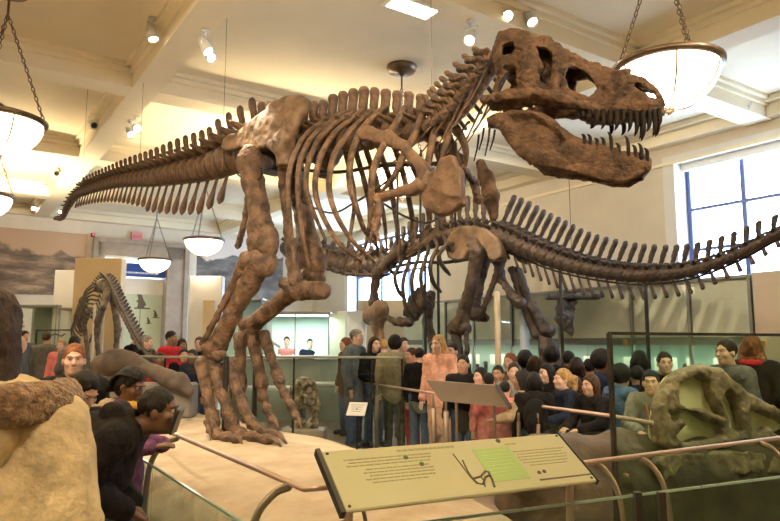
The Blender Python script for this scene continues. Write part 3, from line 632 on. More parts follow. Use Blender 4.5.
# ---- rear fence behind the feet
RF = [W(118,356,10.6), W(165,357,10.6), W(290,357,10.3), W(372,357.5,10.1), W(402,358,10.05)]
rf = empty('glass_barrier', (RF[2][0], RF[2][1], 0), 0, 'rear glass fence with thin dark posts behind the big skeleton feet', 'barrier')
mb = MB(); mb.tube(RF, .018, 8); mb.build('handrail', mat('green_grey_rail', (.25,.27,.22), .4, .5), rf, True)
for i in range(4):
    mb = MB(); pane(mb, RF[i], RF[i+1], .1, RF[i][2]-.03); mb.build('glass_panel', glass('rear_glass', (.94,.97,.955), .03), rf)
for px in (165, 226, 294, 372, 402):
    k = np.interp(px, [118,165,290,372,402], range(5)); i = min(int(k), 3); q = RF[i]+(RF[i+1]-RF[i])*(k-i); mb = MB(); mb.box((q[0],q[1]+.03,q[2]/2), (.03,.03,q[2])); mb.build('barrier_post', STEEL, rf)
# ================================================================== label boards
def board(name, BLp, ang, wid, dep, z0, z1, face, label, thick=.02, legs=True):
    u = V(math.cos(ang), math.sin(ang), 0); back = V(-math.sin(ang), math.cos(ang), 0); run = math.sqrt(dep*dep-(z1-z0)**2); v = (back*run+V(0,0,z1-z0))/dep; n = np.cross(u, v)
    o = V(BLp[0], BLp[1], z0); t = empty(name, (o[0]+u[0]*wid/2, o[1]+u[1]*wid/2, 0), 0, label, 'sign'); ax = [u, v, n]
    mb = MB(); mb.rbox(o+u*wid/2+v*dep/2, (wid, dep, thick), ax, .006); mb.build('sign_board', face, t)
    return t, o, u, v, n, ax
BOARDM = mat('pale_olive_board', (.42,.42,.26), .5, var=.03, vs=3)
A_ = G(345,513,.95); B_ = G(597,482,.95); ang = math.atan2(B_[1]-A_[1], B_[0]-A_[0]); wid = np.linalg.norm(B_-A_)
top = G(332,452,1.14); dep = math.hypot(.19, abs((top-A_)[:2]@V(-math.sin(ang), math.cos(ang))))
t, o, u, v, n, ax = board('label_board', A_, ang, wid, dep, .95, 1.14, BOARDM, 'long pale green slanted label board with diagrams, in front of the sand platform')
Wd, Dp = wid, dep
def bq(mb, x0, x1, y0, y1, h=.0015, off=.0102): mb.box(o+u*(x0+x1)/2*Wd+v*(y0+y1)/2*Dp+n*(off+h/2), ((x1-x0)*Wd, (y1-y0)*Dp, h), ax)
mb = MB(); mb.box(o-u*.012+v*Dp/2+n*.0, (.02, Dp+.02, .035), ax); mb.build('dark_end_bar', BLACKP, t)
mb = MB(); mb.box(o+u*(Wd+.004)+v*Dp/2, (.008, Dp+.01, .03), ax); mb.build('dark_end_trim', BLACKP, t)
PR = mat('grey_print', (.27,.26,.16), .6); DK = mat('dark_print', (.05,.04,.03), .6)
rr = random.Random(3)
def lines(x0, x1, y1, y0, n_, mm, hh, name='text_lines', jag=.03, cen=True):
    mb = MB()
    for k in range(n_):
        y = y1-(y1-y0)*(k+.5)/n_; a = x0+rr.uniform(0, jag); b = x1-rr.uniform(0, jag*(3 if k == n_-1 else 1)); x = a
        while x < b:
            w = min(rr.uniform(.008, .03), b-x); bq(mb, x, x+w, y-hh/2, y+hh/2); x += w+.004
    return mb.build(name, mm, t)
lines(.27, .50, .93, .86, 1, PR, .035, 'title_line', 0)
lines(.05, .41, .83, .66, 3, PR, .018); lines(.10, .38, .64, .36, 5, PR, .016)
lines(.70, .80, .88, .82, 1, PR, .018); lines(.73, .97, .72, .38, 6, PR, .012)
mb = MB(); bq(mb, .565, .725, .18, .80); G_ = mat('leaf_green_patch', (.29,.44,.16), .6); mb.build('green_patch', G_, t)
lgt = mat('pale_green_print', (.40,.55,.25), .6)
mb = MB()
for k in range(8): bq(mb, .58, .71-rr.uniform(0,.02), .72-k*.065, .735-k*.065, .001, .0117)
mb.build('text_lines', lgt, t)
mb = MB(); bq(mb, .755, .995, .115, .14); mb.build('dark_rule', DK, t)
def disc(x, y, r, mm, nm):
    mb = MB(); mb.lathe([(r,0),(r,.003),(.0005,.003)], 16, np.stack([u, v, n], 1), o+u*x*Wd+v*y*Dp+n*.0102); mb.build(nm, mm, t)
for x, y in ((.29,.76),(.335,.62)): disc(x, y, .011, mat('dark_green_dot', (.03,.07,.02), .5), 'round_mark')
disc(.70, .93, .013, DK, 'round_mark'); disc(.775, .26, .010, DK, 'round_mark'); disc(.80, .27, .010, DK, 'round_mark')
for x, y in ((.018,.94),(.018,.06),(.982,.94),(.982,.06)): disc(x, y, .007, STEEL, 'screw')
mb = MB()                                # small skeleton drawing on the board
def bl(pts, w): mb.tube([o+u*x*Wd+v*y*Dp+n*.011 for x, y in pts], w, 5)
bl(crom([(.50,.62),(.495,.50),(.492,.35),(.50,.20),(.52,.16)],4), .004); bl([(.478,.75),(.483,.55),(.488,.30),(.497,.18)], .003); bl([(.50,.28),(.53,.30),(.56,.38),(.57,.36),(.565,.22),(.555,.10)], .006); bl([(.52,.17),(.545,.28),(.565,.30)], .006); bl([(.53,.30),(.53,.20),(.52,.12)], .003)
mb.build('skeleton_drawing', DK, t)
for f_ in (.05, .95):
    q = o+u*wid*f_+v*dep*.45-n*.02; mb = MB(); mb.tube(crom([q, q+V(0,0,-.10)-v*.02, V(q[0],q[1],.45)-u*0, V(q[0],q[1],0)], 4), .02, 8); mb.build('board_leg', NICKEL, t, True)
# board on the middle rail seen from behind
a_ = W(426,380,8.05); b_ = W(496,386,7.0); c_ = W(509,408,6.85); d_ = W(441,401,7.85)
t2 = empty('label_board', ((a_+c_)/2*V(1,1,0)), 0, 'grey brown back of a slanted label board mounted on the middle rail', 'sign')
nn = np.cross(b_-a_, d_-a_); nn /= np.linalg.norm(nn)
mb = MB(); mb.prism([a_, b_, c_, d_], nn*.03); mb.build('sign_board', mat('board_back', (.17,.135,.10), .6, var=.05), t2)
mb = MB(); mb.tube([b_+nn*.015, c_+nn*.015], .022, 6); mb.build('dark_end_bar', BLACKP, t2)
for f_ in (.25, .8):
    q = d_+(c_-d_)*f_; mb = MB(); mb.tube([q, V(q[0],q[1]-.03,0)], .016, 6); mb.build('board_leg', TANMET, t2)
# small white label stand behind the rear fence
q = W(357, 409, 9.7); t3 = empty('label_stand', (q[0], q[1], 0), 0, 'small white slanted label stand behind the glass below the grey coat man', 'sign')
ax3 = [V(.9,-.3,0)/.9487, V(.15,.45,.6), None]; ax3[1] = ax3[1]-ax3[0]*(ax3[1]@ax3[0]); ax3[1] /= np.linalg.norm(ax3[1]); ax3[2] = np.cross(ax3[0], ax3[1])
MB().rbox(q, (.28,.22,.02), ax3, .005).build('sign_board', WHITE, t3)
mb = MB(); mb.tube([q, V(q[0],q[1],0)], .02, 6); mb.build('stand_pole', STEEL, t3)
mb = MB()
for k in range(4): mb.box(q+ax3[1]*(.06-.035*k)+ax3[2]*.0115, (.2-.02*k,.008,.002), ax3)
mb.build('text_lines', PR, t3)
# thin cables that hang the skeletons from the ceiling
for i, (px, py, Y, lb) in enumerate(((432, 130, 6.3, 'thin hanging wire above the dinosaur shoulder'), (222, 170, 7.9, 'thin hanging wire above the base of the big tail'), (139, 175, 9.2, 'thin hanging wire holding the middle of the big tail'), (82, 185, 10.2, 'thin hanging wire near the end of the big tail'))):
    q = W(px, py, Y); tag(MB().tube([q, V(q[0],q[1],CZ-.02)], .003, 5).build('suspension_wire', BRONZE), lb, 'wire', 'suspension wires above the big skeleton')
# pale poles among the far bones
for px, Y, py1, r, m_, lb in ((497, 12.2, 293, .055, TANP, 'tan upright pole between the long skeleton hind legs'), (524, 12.6, 312, .09, mat('pale_blue_post', (.45,.52,.58), .6), 'pale blue grey post behind the long skeleton hind legs')):
    q = W(px, py1, Y); tg = MB().tube([V(q[0],q[1],0), q], r, 12).build('support_pole', m_, None, True); tag(tg, lb, 'pole')
# ================================================================== Tyrannosaurus
T = plane((-1.36, 7.6), -39.5)
tx = empty('tyrannosaurus_skeleton', (-1.36, 7.6, .6), 0, 'huge brown tyrannosaur skeleton striding right with open toothed jaws on the sand platform', 'dinosaur skeleton')
def vert_proto(name, cen, sp_h, sp_len, sp_t, lean, tr, zyg, m, h=.02, hook=0, ch=0):
    """vertebra along x: spool centrum, arch, blade spine, side processes, joint knobs"""
    L, r = cen; s = SDF((-L*1.5-.05, -max(tr, r)-.06, -r*1.5-.04), (L*1.5+.05, max(tr, r)+.06, r+sp_h+.08), h)
    s.cone((-L/2,0,0), (-L*.38,0,0), r, r*.97, .01).cone((L/2,0,0), (L*.38,0,0), r, r*.97, .01).cone((-L/2,0,0), (L/2,0,0), r*.64, r*.64, .012)
    s.ell((0,0,r*.9), (L*.42, r*.55, r*.6), .03)
    s.cone((0,0,r*1.2), (-lean*.5,0,r+sp_h*.55), sp_len*.42, sp_len*.45, .03, n=(0,1,0), f=sp_len/sp_t*.8)
    s.cone((-lean*.5,0,r+sp_h*.55), (-lean,0,r+sp_h-sp_len*.3), sp_len*.45, sp_len*.5, .02, n=(0,1,0), f=sp_len/sp_t*.6)
    if tr > r:
        for q in (-1, 1): s.cone((0,q*r*.5,r*1.0), (-L*.12,q*tr,r*1.25), .045, .03, .03, n=(0,0,1), f=1.6)
    if zyg:
        for q in (-1, 1):
            s.cone((L*.1,q*r*.4,r*1.15), (L*.75,q*r*.5,r*1.45), r*.28, r*.18, .03); s.cone((-L*.1,q*r*.3,r*1.3), (-L*.7,q*r*.35,r*1.6), r*.26, r*.16, .03)
    s.rough(h*.55, 26); v, f = s.nets(); return mkmesh(name, v, f, m)
VT = vert_proto('tail_vertebra', (.15,.105), .22, .085, .03, .07, .17, True, BONE, .013)
VTS = vert_proto('tail_vertebra', (.15,.105), .10, .07, .03, .03, .12, True, BONE, .015)
VD = vert_proto('back_vertebra', (.15,.115), .32, .115, .07, .0, .24, True, BONE, .014)
def neck_proto():
    s = SDF((-.17,-.26,-.16),(.17,.26,.36), .011); L, r = .12, .085
    s.cone((-L/2,0,0),(-L*.35,0,0), r, r, .01).cone((L/2,0,0),(L*.35,0,0), r*.95, r*.95, .01).cone((-L/2,0,0),(L/2,0,0), r*.66, r*.66, .02)
    for q in (-1, 1):
        s.cone((-.01,q*.05,.05),(-.02,q*.075,.15), .03, .03, .02); s.cone((.08,q*.08,.08),(-.08,q*.09,.15), .026, .022, .02)
        s.cone((0,q*.05,-.01),(-.05,q*.17,-.06), .032, .028, .02); s.ell((-.05,q*.095,.15),(.035,.028,.03), .015); s.cone((-.02,q*.07,.15),(0,0,.17), .03, .035, .02)
    s.cone((0,0,.16),(-.05,0,.27), .04, .032, .02, n=(0,1,0), f=1.1).ell((-.055,0,.285),(.045,.035,.032), .015)
    s.rough(.006, 28); v, f = s.nets(); return mkmesh('neck_vertebra', v, f, BONE)
VN = neck_proto()
def vframe(p, d, s, up=(0,0,1)):
    d = V(*d)/np.linalg.norm(d); u = V(*up); y = np.cross(u, d); y /= np.linalg.norm(y); u = np.cross(d, y)
    M = Matrix([[d[i]*s[0], y[i]*s[1], u[i]*s[2], p[i]] for i in range(3)]+[[0,0,0,1]]); return M
# --- tail
tc = [(262,150,18),(233,159,15),(207,168,13.5),(180,173,12),(150,178,9.5),(127,180,7.5),(107,184,6),(87,190,5),(75,197,4.2),(67,208,3.6),(62,218,2.8),(55,219,1.6)]
P3 = np.array([T(a,b) for a,b,_ in tc]); R3 = np.array([c*p[1]/F for (a,b,c), p in zip(tc, P3)])
PP = crom(np.hstack([P3, R3[:,None]]), 10); arc = np.concatenate([[0], np.cumsum(np.linalg.norm(np.diff(PP[:,:3], axis=0), axis=1))])
pos = .12; k = 0; chev = []
while pos < arc[-1]-.04:
    q = np.array([np.interp(pos, arc, PP[:,j]) for j in range(4)]); q2 = np.array([np.interp(pos+.05, arc, PP[:,j]) for j in range(3)]); q1 = np.array([np.interp(pos-.05, arc, PP[:,j]) for j in range(3)])
    r = q[3]; ln = max(.075, r*1.0); d = q1-q2     # x axis points to the head
    big = r > .075; sh = r/.105*(1.0 if big else .8)
    o_ = put(VT if big else VTS, 'tail_vertebra', tx, vframe(q[:3], d, (ln/.175, r/.105, sh*(1.0 if k > 3 else 1.1))))
    if 1 < k < 32 and r > .03:
        cl = r*(2.7 if k < 12 else 2.3)*min(1, .6+k*.1); a = q[:3]+V(0,0,-r*.9)+(-d/np.linalg.norm(d))*ln*.4; dd = -T.d*.45+V(0,0,-1); dd /= np.linalg.norm(dd)
        mb = MB(); mb.tube(crom([a, a+dd*cl*.4, a+dd*cl*.75, a+dd*cl],3), [r*.16]*3+[r*.19,r*.24,r*.29,r*.34,r*.36,r*.32,r*.14][:10-3] , 7, flat=.6, up=T.n) ; mb.build('chevron', BONE, tx, True)
    pos += ln*1.16; k += 1
# --- back
bc = [(258,148,16),(290,143,16),(320,140,15.5),(350,138,15.5),(380,136,15),(408,134,14),(430,130,14)]
P3 = np.array([T(a,b) for a,b,_ in bc]); R3 = np.array([c*p[1]/F*.8 for (a,b,c), p in zip(bc, P3)])
PB = crom(np.hstack([P3, R3[:,None]]), 8); arc = np.concatenate([[0], np.cumsum(np.linalg.norm(np.diff(PB[:,:3], axis=0), axis=1))])
spine_top = lambda px: np.interp(px, [250,322,333,350,362,392,410,440,470], [106,101,96,91,88,89,92,98,98])
nb = 17; BV = []
for k in range(nb):
    pos = arc[-1]*(k+.3)/nb; q = np.array([np.interp(pos, arc, PB[:,j]) for j in range(4)]); q1 = np.array([np.interp(pos+.1, arc, PB[:,j]) for j in range(3)])
    d = q1-q[:3]; pxk = 390+F*q[0]/q[1]*1.0; zt = T(pxk, spine_top(pxk))[2]; sc = (zt-q[2])/(.115+.32)
    sc *= random.uniform(.93,1.04); put(VD, 'back_vertebra', tx, vframe(q[:3], T.d, (arc[-1]/nb/.17*random.uniform(.9,1.12), 1.0, sc))); BV.append(q[:3])
# --- neck
nc = [(432,128,15),(445,120,17),(457,109,18),(468,96,18),(478,82,17),(488,69,15),(497,58,12)]
NP = np.array([T(a,b) for a,b,_ in nc]); NR = np.array([c*p[1]/F for (a,b,c), p in zip(nc, NP)])
NN = crom(np.hstack([NP, NR[:,None]]), 8); arc = np.concatenate([[0], np.cumsum(np.linalg.norm(np.diff(NN[:,:3], axis=0), axis=1))]); nn_ = 9
for k in range(nn_):
    pos = arc[-1]*(k+.5)/nn_; q = np.array([np.interp(pos, arc, NN[:,j]) for j in range(4)]); q1 = np.array([np.interp(pos+.05, arc, NN[:,j]) for j in range(3)]); q0 = np.array([np.interp(pos-.05, arc, NN[:,j]) for j in range(3)])
    d = q1-q0; up = V(0,0,1); up = -T.d*.5+V(0,0,1)
    put(VN, 'neck_vertebra', tx, vframe(q[:3]-V(0,0,.0), d, (arc[-1]/nn_/.15, 1.15, q[3]/.125), up))
    dn_ = d/np.linalg.norm(d); u = np.cross(np.cross(dn_, up), dn_); u /= np.linalg.norm(u); 
    for sd_ in ((-1, 1) if k % 2 == 0 else ()):                 # neck ribs trail back along the throat
        a = q[:3]-u*.09+T.n*sd_*.16; e = a-dn_*.60-u*.12; mb = MB(); mb.tube(crom([a+dn_*.05, a, (a+e)/2-u*.03, e],5), np.linspace(.015,.005,16), 6); mb.build('neck_rib', BONE, tx, True)
    a = q[:3]+u*.02; 
for px, py, l in ((484,128,22),(490,126,30),(495,130,20),(479,135,26)):
    a = T(px,py,-.05); b = T(px-5,py+l,-.08); mb = MB(); mb.tube([a,(a+b)/2+T.d*.01,b], [.012,.009,.006], 5); mb.build('throat_rod', STEEL, tx)
# --- ribs : near side traced, far side mirrored through the mid plane
RIBS = [[(339,113),(308,133),(293,158),(288,185),(290,216),(295,268)], [(347,111),(316,133),(301,158),(298,189),(301,224),(309,268)], [(354,110),(324,133),(310,158),(306,185),(312,208),(326,241)],
 [(362,110),(335,133),(321,156),(315,185),(321,212),(339,243),(361,261)], [(370,110),(349,133),(334,156),(329,185),(335,212),(351,239),(374,262)], [(388,104),(368,122),(355,143),(350,165),(350,185),(356,206),(365,231),(378,248)],
 [(405,106),(391,132),(376,162),(371,189),(372,224),(378,252)], [(422,112),(416,131),(404,155),(393,178),(381,192)], [(437,118),(431,147),(426,170),(415,190)], [(449,122),(447,140),(441,158)]]
offs = [[.08,.28,.44,.50,.46,.36],[.08,.30,.47,.54,.50,.36],[.08,.32,.50,.57,.55,.46],[.08,.34,.52,.60,.58,.46,.30],[.08,.36,.54,.62,.60,.46,.25],[.06,.25,.44,.56,.60,.56,.42,.22],[.06,.36,.54,.58,.46,.22],[.06,.28,.44,.48,.40],[.05,.20,.30,.32],[.05,.15,.20]]
for i, (pts, of) in enumerate(zip(RIBS, offs)):
    P = np.array([T(a, b, o_) for (a, b), o_ in zip(pts, of)]); Q = crom(P, 6); n = len(Q); w = np.interp(np.arange(n)/(n-1), [0,.12,.5,.85,1], [.030,.040,.036,.026,.016])*(1.1 if i > 4 else 1)
    mb = MB(); mb.tube(Q, w, 8, flat=.62, up=T.n); mb.build('rib', BONE if i not in (5,) else BONE, tx, True)
    Qm = np.array([T.mir(q) for q in Q]); mb = MB(); mb.tube(Qm, w, 8, flat=.62, up=T.n); mb.build('rib', BONE, tx, True)
for pxa, (pa_, pb_) in ((376,(185,240)),(398,(190,245)),(421,(175,242)),(456,(168,222)),(440,(170,228))):     # rods of the mount hanging through the chest
    mb = MB(); mb.tube([T(pxa,pa_-25,-.15), T(pxa-1,pb_,-.15)], .012, 6); mb.build('support_rod', STEEL, tx)
mb = MB(); mb.tube(crom([T(300,170,-.1),T(340,172,-.1),T(380,166,-.05),T(430,164,0),T(455,160,0)],5), .02, 7); mb.build('support_rod', STEEL, tx)
for pth in ([(293,195,.2),(310,206,.3),(333,213,.3),(354,203,.2),(378,188,.1),(398,172,0)], [(384,204,.1),(404,216,.2),(425,223,.2),(440,218,0)]):
    mb = MB(); mb.tube(crom([T(*q) for q in pth],5), .011, 6); mb.build('support_rod', STEEL, tx, True)
# --- bone helper
def bone(name, P, r, m=BONE, parent=tx, h=.016, k=.05, extra=None, rough=None, **kw):
    P = [np.array(p, float) for p in P]; s = auto(P, r, h, .16); s.chain(P, r, k, **kw)
    if extra: extra(s)
    s.rough(rough or h*.6, 22, 1.3).rough(h*.35, 52, .4); return s.build(name, m, parent)
# --- pelvis
def ilium(side):
    pts = [(222,142),(223,138),(237,130),(256,117),(274,102),(291,96),(303,96),(312,103),(311,112),(304,124),(296,142),(292,152),(284,158),(272,150),(262,152),(250,150),(240,148),(226,150),(221,147)]
    s0 = side*.30; Q = np.array([T(a, b, .30) for a, b in pts]); o0 = T.p
    xy = [((q-o0)@T.d, q[2]) for q in Q]; A = np.array(xy); s = SDF((A[:,0].min()-.1, -.2, A[:,1].min()-.1), (A[:,0].max()+.1, .2, A[:,1].max()+.1), .018)
    cz = A[:,1].mean()
    def f(X, Y, Z):
        d = poly2d(X, Z, xy)[:, :1]; yy = Y+side*(.10*((Z-cz)/.35)**2*.6-.02) - side*.05*np.sin((X-.1)*3)
        th = .030+.05*np.clip((cz-.05-Z)/.25, 0, 1)
        return np.sqrt(np.maximum(d+.03,0)**2+np.maximum(np.abs(yy)-th+.02,0)**2)-.03+np.minimum(np.maximum(d+.03, np.abs(yy)-th+.02), 0)
    s.field(f); sx = (T(272,160,.3)-o0)@T.d; sz = T(272,160,.3)[2]
    s.cone((sx-.28,0,sz+.03), (sx-.26,0,sz-.03), .07, .05, .05).cone((sx+.24,0,sz+.14), (sx+.22,0,sz-.1), .08, .09, .06)
    s.rough(.014, 13, side).rough(.006,32); T_ = (np.stack([T.d, T.n, V(0,0,1)], 1), o0+T.n*s0)
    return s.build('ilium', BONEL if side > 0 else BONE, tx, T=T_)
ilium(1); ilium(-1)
for sg in (1, -1):
    o_ = sg*.14 if sg > 0 else -.14
    bone('pubis', [T(284,152,.26*sg), T(283,185,.16*sg), T(288,230,.07*sg), T(292,262,.05*sg), T(296,282,.05*sg)], [.085,.05,.042,.06,.085], k=.04)
    bone('ischium', [T(252,160,.2*sg), T(249,200,.12*sg), T(244,225,.08*sg), T(238,246,.05*sg)], [.07,.045,.035,.04], k=.03)
bone('pubic_boot', [T(284,283,.0), T(300,290,0), T(322,291,0)], [.07,.105,.095], k=.06)
MB().rbox(T(268,161,.0), (.32,.5,.26), [T.d, T.n, V(0,0,1)], .04).build('hip_socket_shade', STEEL, tx)  # dark box filling the hip socket, stands in for its shaded hole
# --- hind legs
def leg(hip, knee, ankle, mt, toes, fib, sN, near):
    hp = T(*hip); kn = T(*knee); an = T(*ankle)
    fw = T.d; sd_ = T.n*(1 if near else -1)
    def fx(s):
        s.cone(hp+V(0,0,.05)-sd_*.22, hp+V(0,0,.02), .085, .10, .05)
        s.ell(kn-fw*.075, (.115,.11,.17), .02); s.ell(kn+fw*.10, (.12,.11,.19), .02)
        s.cone(hp+V(0,0,-.25)+fw*.07, hp+V(0,0,.0)+fw*.09, .04, .06, .04)
    bone('femur', [hp+V(0,0,.10), hp, hp*.75+kn*.25+fw*.0, hp*.45+kn*.55+fw*.03, hp*.18+kn*.82+fw*.015, kn+V(0,0,.02)], [.115,.14,.115,.105,.135,.14], extra=fx, k=.06)
    k2 = kn+V(0,0,-.17)-fw*.02
    def tx_(s):
        s.ell(k2+fw*.12+V(0,0,-.05), (.10,.09,.15), .04); s.ell(k2-fw*.08+V(0,0,.0), (.09,.10,.09), .04); s.ell(an+V(0,0,.05), (.15,.11,.09), .05)
    bone('tibia', [k2+V(0,0,-.02), k2*.75+an*.25, k2*.4+an*.6, k2*.1+an*.9], [.145,.115,.092,.11], extra=tx_, k=.06)
    a = k2+sd_*.10-fw*.10; b = an+sd_*.10-fw*.07+V(0,0,.1)
    bone('fibula', [a, a*.7+b*.3, b], [.085,.045,.036], k=.03)
    bone('ankle_bone', [an-fw*.08+V(0,0,-.03), an+fw*.09+V(0,0,-.03)], [.075,.085], k=.03)
    for a, b, r in mt:
        a = T(*a); b = T(*b); bone('metatarsal', [a, a*.5+b*.5, b*.85+a*.15, b], [r*1.35, r*1.0, r*1.0, r*1.3], k=.03)
    for pts, r in toes:
        P = [T(*p) for p in pts]; n = len(P)-1
        for q in P: q[2] = max(q[2], .60+r*.72)
        P[-1][2] = .61
        s = auto(P[:-1], [r], .011, .06)
        for i in range(n-1):
            A, B = P[i], P[i+1]; rr_ = r*(1-.09*i)
            s.cone(A, A*.5+B*.5, rr_, rr_*.68, .010).cone(A*.5+B*.5, B, rr_*.68, rr_*.98, .010)
            if i: s.cone(A-(P[i]-P[i-1])*.06, A-(P[i]-P[i-1])*.061, rr_*1.05, rr_*1.05, .006)
        s.rough(.006, 30); toe = s.build('toe', BONE, tx)
        A = P[-2]; B = P[-1]; mid = A*.5+B*.5+V(0,0,r*.55); Q = crom([A, mid, B],5); mb = MB(); mb.tube(Q, np.linspace(r*.82, r*.12, len(Q)), 8, flat=.85); mb.build('claw', BONE, toe, True)
leg((250,163,.42), (262,243,.42), (214,352,.40), [((202,364,.50),(213,424,.52),.062), ((214,366,.40),(232,424,.40),.066), ((228,366,.28),(243,408,.28),.058)],
    [([(213,426,.55),(218,437,.56),(227,442,.58),(236,445,.60),(242,449,.60)], .072), ([(232,426,.40),(241,434,.41),(253,440,.42),(267,442,.44),(281,446,.46)], .076), ([(243,408,.28),(253,424,.28),(262,432,.28),(272,434,.30),(287,442,.30)], .068),
     ([(207,422,.62),(209,430,.64),(211,440,.66)], .035)], None, .4, True)
leg((292,168,-.42), (311,262,-.42), (249,328,-.40), [((240,338,-.28),(241,386,-.26),.062), ((252,336,-.40),(262,384,-.40),.066), ((264,336,-.50),(279,380,-.52),.058)],
    [([(241,388,-.26),(242,400,-.25),(243,411,-.24),(245,419,-.22),(248,424,-.22)], .066), ([(262,386,-.40),(263,398,-.40),(267,409,-.40),(272,420,-.39),(280,428,-.38)], .07), ([(279,382,-.52),(285,394,-.54),(291,406,-.56),(296,416,-.58),(302,424,-.58)], .066)], None, -.4, False)
for px, py, s_ in ((226,366,.4), (256,340,-.4)):
    a = T(px, py, s_-.0); mb = MB(); b = V(a[0], a[1], .6) ; mb.tube([a+V(0,0,.1), b], .03, 8); mb.build('support_post', STEEL, tx)
mb = MB(); a = T(249,164,.57); bq_ = [a+T.d*.20*math.cos(w)+V(0,0,.09*math.sin(w))-T.n*.12*(1-math.cos(2*w))*.5 for w in np.linspace(PI*1.05, 1.95*PI, 14)]
mb.tube([q+V(0,0,-.06) for q in bq_], .011, 6); mb.build('steel_strap', STEEL, tx, True)
# --- shoulder and arm
def shoulder(side):
    s0 = .50*side if side > 0 else -.22; p1 = [(350,126),(358,122),(385,128),(405,140),(424,160),(433,172),(438,170),(443,158),(455,156),(463,172),(466,192),(465,205),(455,214),(440,216),(428,211),(422,198),(428,190),(421,182),(415,168),(400,152),(380,142),(354,138)]
    Q = np.array([T(a, b, .50) for a, b in p1]); o0 = T.p; xy = [((q-o0)@T.d, q[2]) for q in Q]; A = np.array(xy)
    s = SDF((A[:,0].min()-.08, -.16, A[:,1].min()-.08), (A[:,0].max()+.08, .16, A[:,1].max()+.08), .015); xc = A[11,0]; zc = A[12,1]
    def f(X, Y, Z):
        d = poly2d(X, Z, xy)[:, :1]; yy = Y + side*.16*((X-xc)**2*.35+(Z-zc)**2*.5) - side*.03
        th = .022+.012*np.clip((X-xc+.6)*2, 0, 1); return np.sqrt(np.maximum(d+.02,0)**2+np.maximum(np.abs(yy)-th+.015,0)**2)-.02+np.minimum(np.maximum(d+.02, np.abs(yy)-th+.015), 0)
    s.field(f); g = (T(424,187,.5)-o0); s.ell((g@T.d, 0, T(424,187,.5)[2]), (.05,.05,.06), .03); s.rough(.016, 13, side+2).rough(.007,34)
    sc_ = s.build('shoulder_blade', BONE if side < 0 else BONEARM, tx, T=(np.stack([T.d, T.n, V(0,0,1)], 1), o0+T.n*s0))
    bone('humerus', [T(419,186,.52*side), T(410,190,.54*side), T(390,194,.54*side), T(378,199,.52*side)], [.075,.055,.036,.055], k=.03, m=BONEARM)
    bone('radius', [T(378,200,.51*side), T(376,212,.5*side), T(374,224,.5*side)], [.03,.02,.026], k=.02, m=BONEARM); bone('ulna', [T(379,200,.55*side), T(379,212,.54*side), T(378,224,.53*side)], [.035,.022,.024], k=.02, m=BONEARM)
    hand = bone('hand', [T(376,224,.52*side), T(375,231,.52*side)], [.04,.035], k=.02, m=BONEARM)
    for dx in (-4, 3):
        mb = MB(); mb.tube(crom([T(375,231,.52*side), T(375+dx,237,.52*side), T(376+dx*1.4,243,.51*side), T(378+dx*1.2,250,.5*side)],4), np.linspace(.024,.006,13), 6); mb.build('finger', BONEARM, hand, True)
BONEARM = mat('trex_arm_bone', (.06,.032,.018), .55, col2=(.155,.085,.048), vs=5, bump=.8, bs=22, detail=8)
shoulder(1)
bone('shoulder_blade', [T(480,163,-.28), T(486,178,-.28), T(491,198,-.28), T(494,216,-.28)], [.045,.075,.085,.05], k=.04, n=T.n, f=1.6)
bone('shoulder_blade', [T(462,160,-.3), T(445,150,-.32), T(420,134,-.34), T(395,124,-.34)], [.05,.045,.04,.06], k=.04, n=T.n, f=1.6)
bone('wishbone', [T(463,168,.3), T(474,182,.05), T(478,200,0), T(474,182,-.05), T(463,168,-.3)], [.03,.035,.04,.035,.03], k=.02)
# --- skull
S = plane(tuple(W(495,80,5.55)[:2]), -31)
so = S.p.copy()
def L2(px, py): q = S(px, py, .0); return ((q-so)@S.d, q[2])
UP = [(500,33.7),(513,30),(531,33),(549,41),(566,48.3),(586,59),(604,64),(622,69.5),(644,77),(657,87),(663.5,101),(663,113),(651,117),(622,116),(597,116.5),(580,114.5),(571,107),(549,104),(527,104),(506,107),(487,107),(485.5,99),(494,76),(493,54)]
# outline drawn for the side wall plane
def L2s(px, py, s): q = S(px, py, s); return ((q-so)@S.d, q[2])
WT = lambda px: float(np.interp(px, [487,510,545,585,615,645,663], [.24,.26,.25,.17,.13,.09,.03]))
upo = [L2s(a, b, WT(a)*(.6 if b < 60 else 1)) for a, b in UP]
HOL = [[(503,47),(514,43),(517.5,51),(511,56),(503,55)], [(504,69),(510,65),(516.5,66),(517.5,88),(508,94),(498,94),(497,90),(509,73)],
       [(536,46),(548,46),(553,56),(551,74),(545,84),(539,82),(538.5,72),(544,68),(539,58)], [(566,66),(576,66),(592,76),(595.5,88),(588,95),(578,93),(566,86),(563,76)],
       [(629,83),(640,82),(654,91),(657,98.5),(650,97.5),(638,89)], [(601,86),(604,84),(607,87),(604,90.5),(601,89.5)]]
hol = [[L2s(a, b, WT(a)*.92) for a, b in h_] for h_ in HOL]; A = np.array(upo)
x0, x1 = A[:,0].min(), A[:,0].max(); Lk = x1-x0
s = SDF((x0-.06,-.36,A[:,1].min()-.08), (x1+.06,.36,A[:,1].max()+.08), .0095)
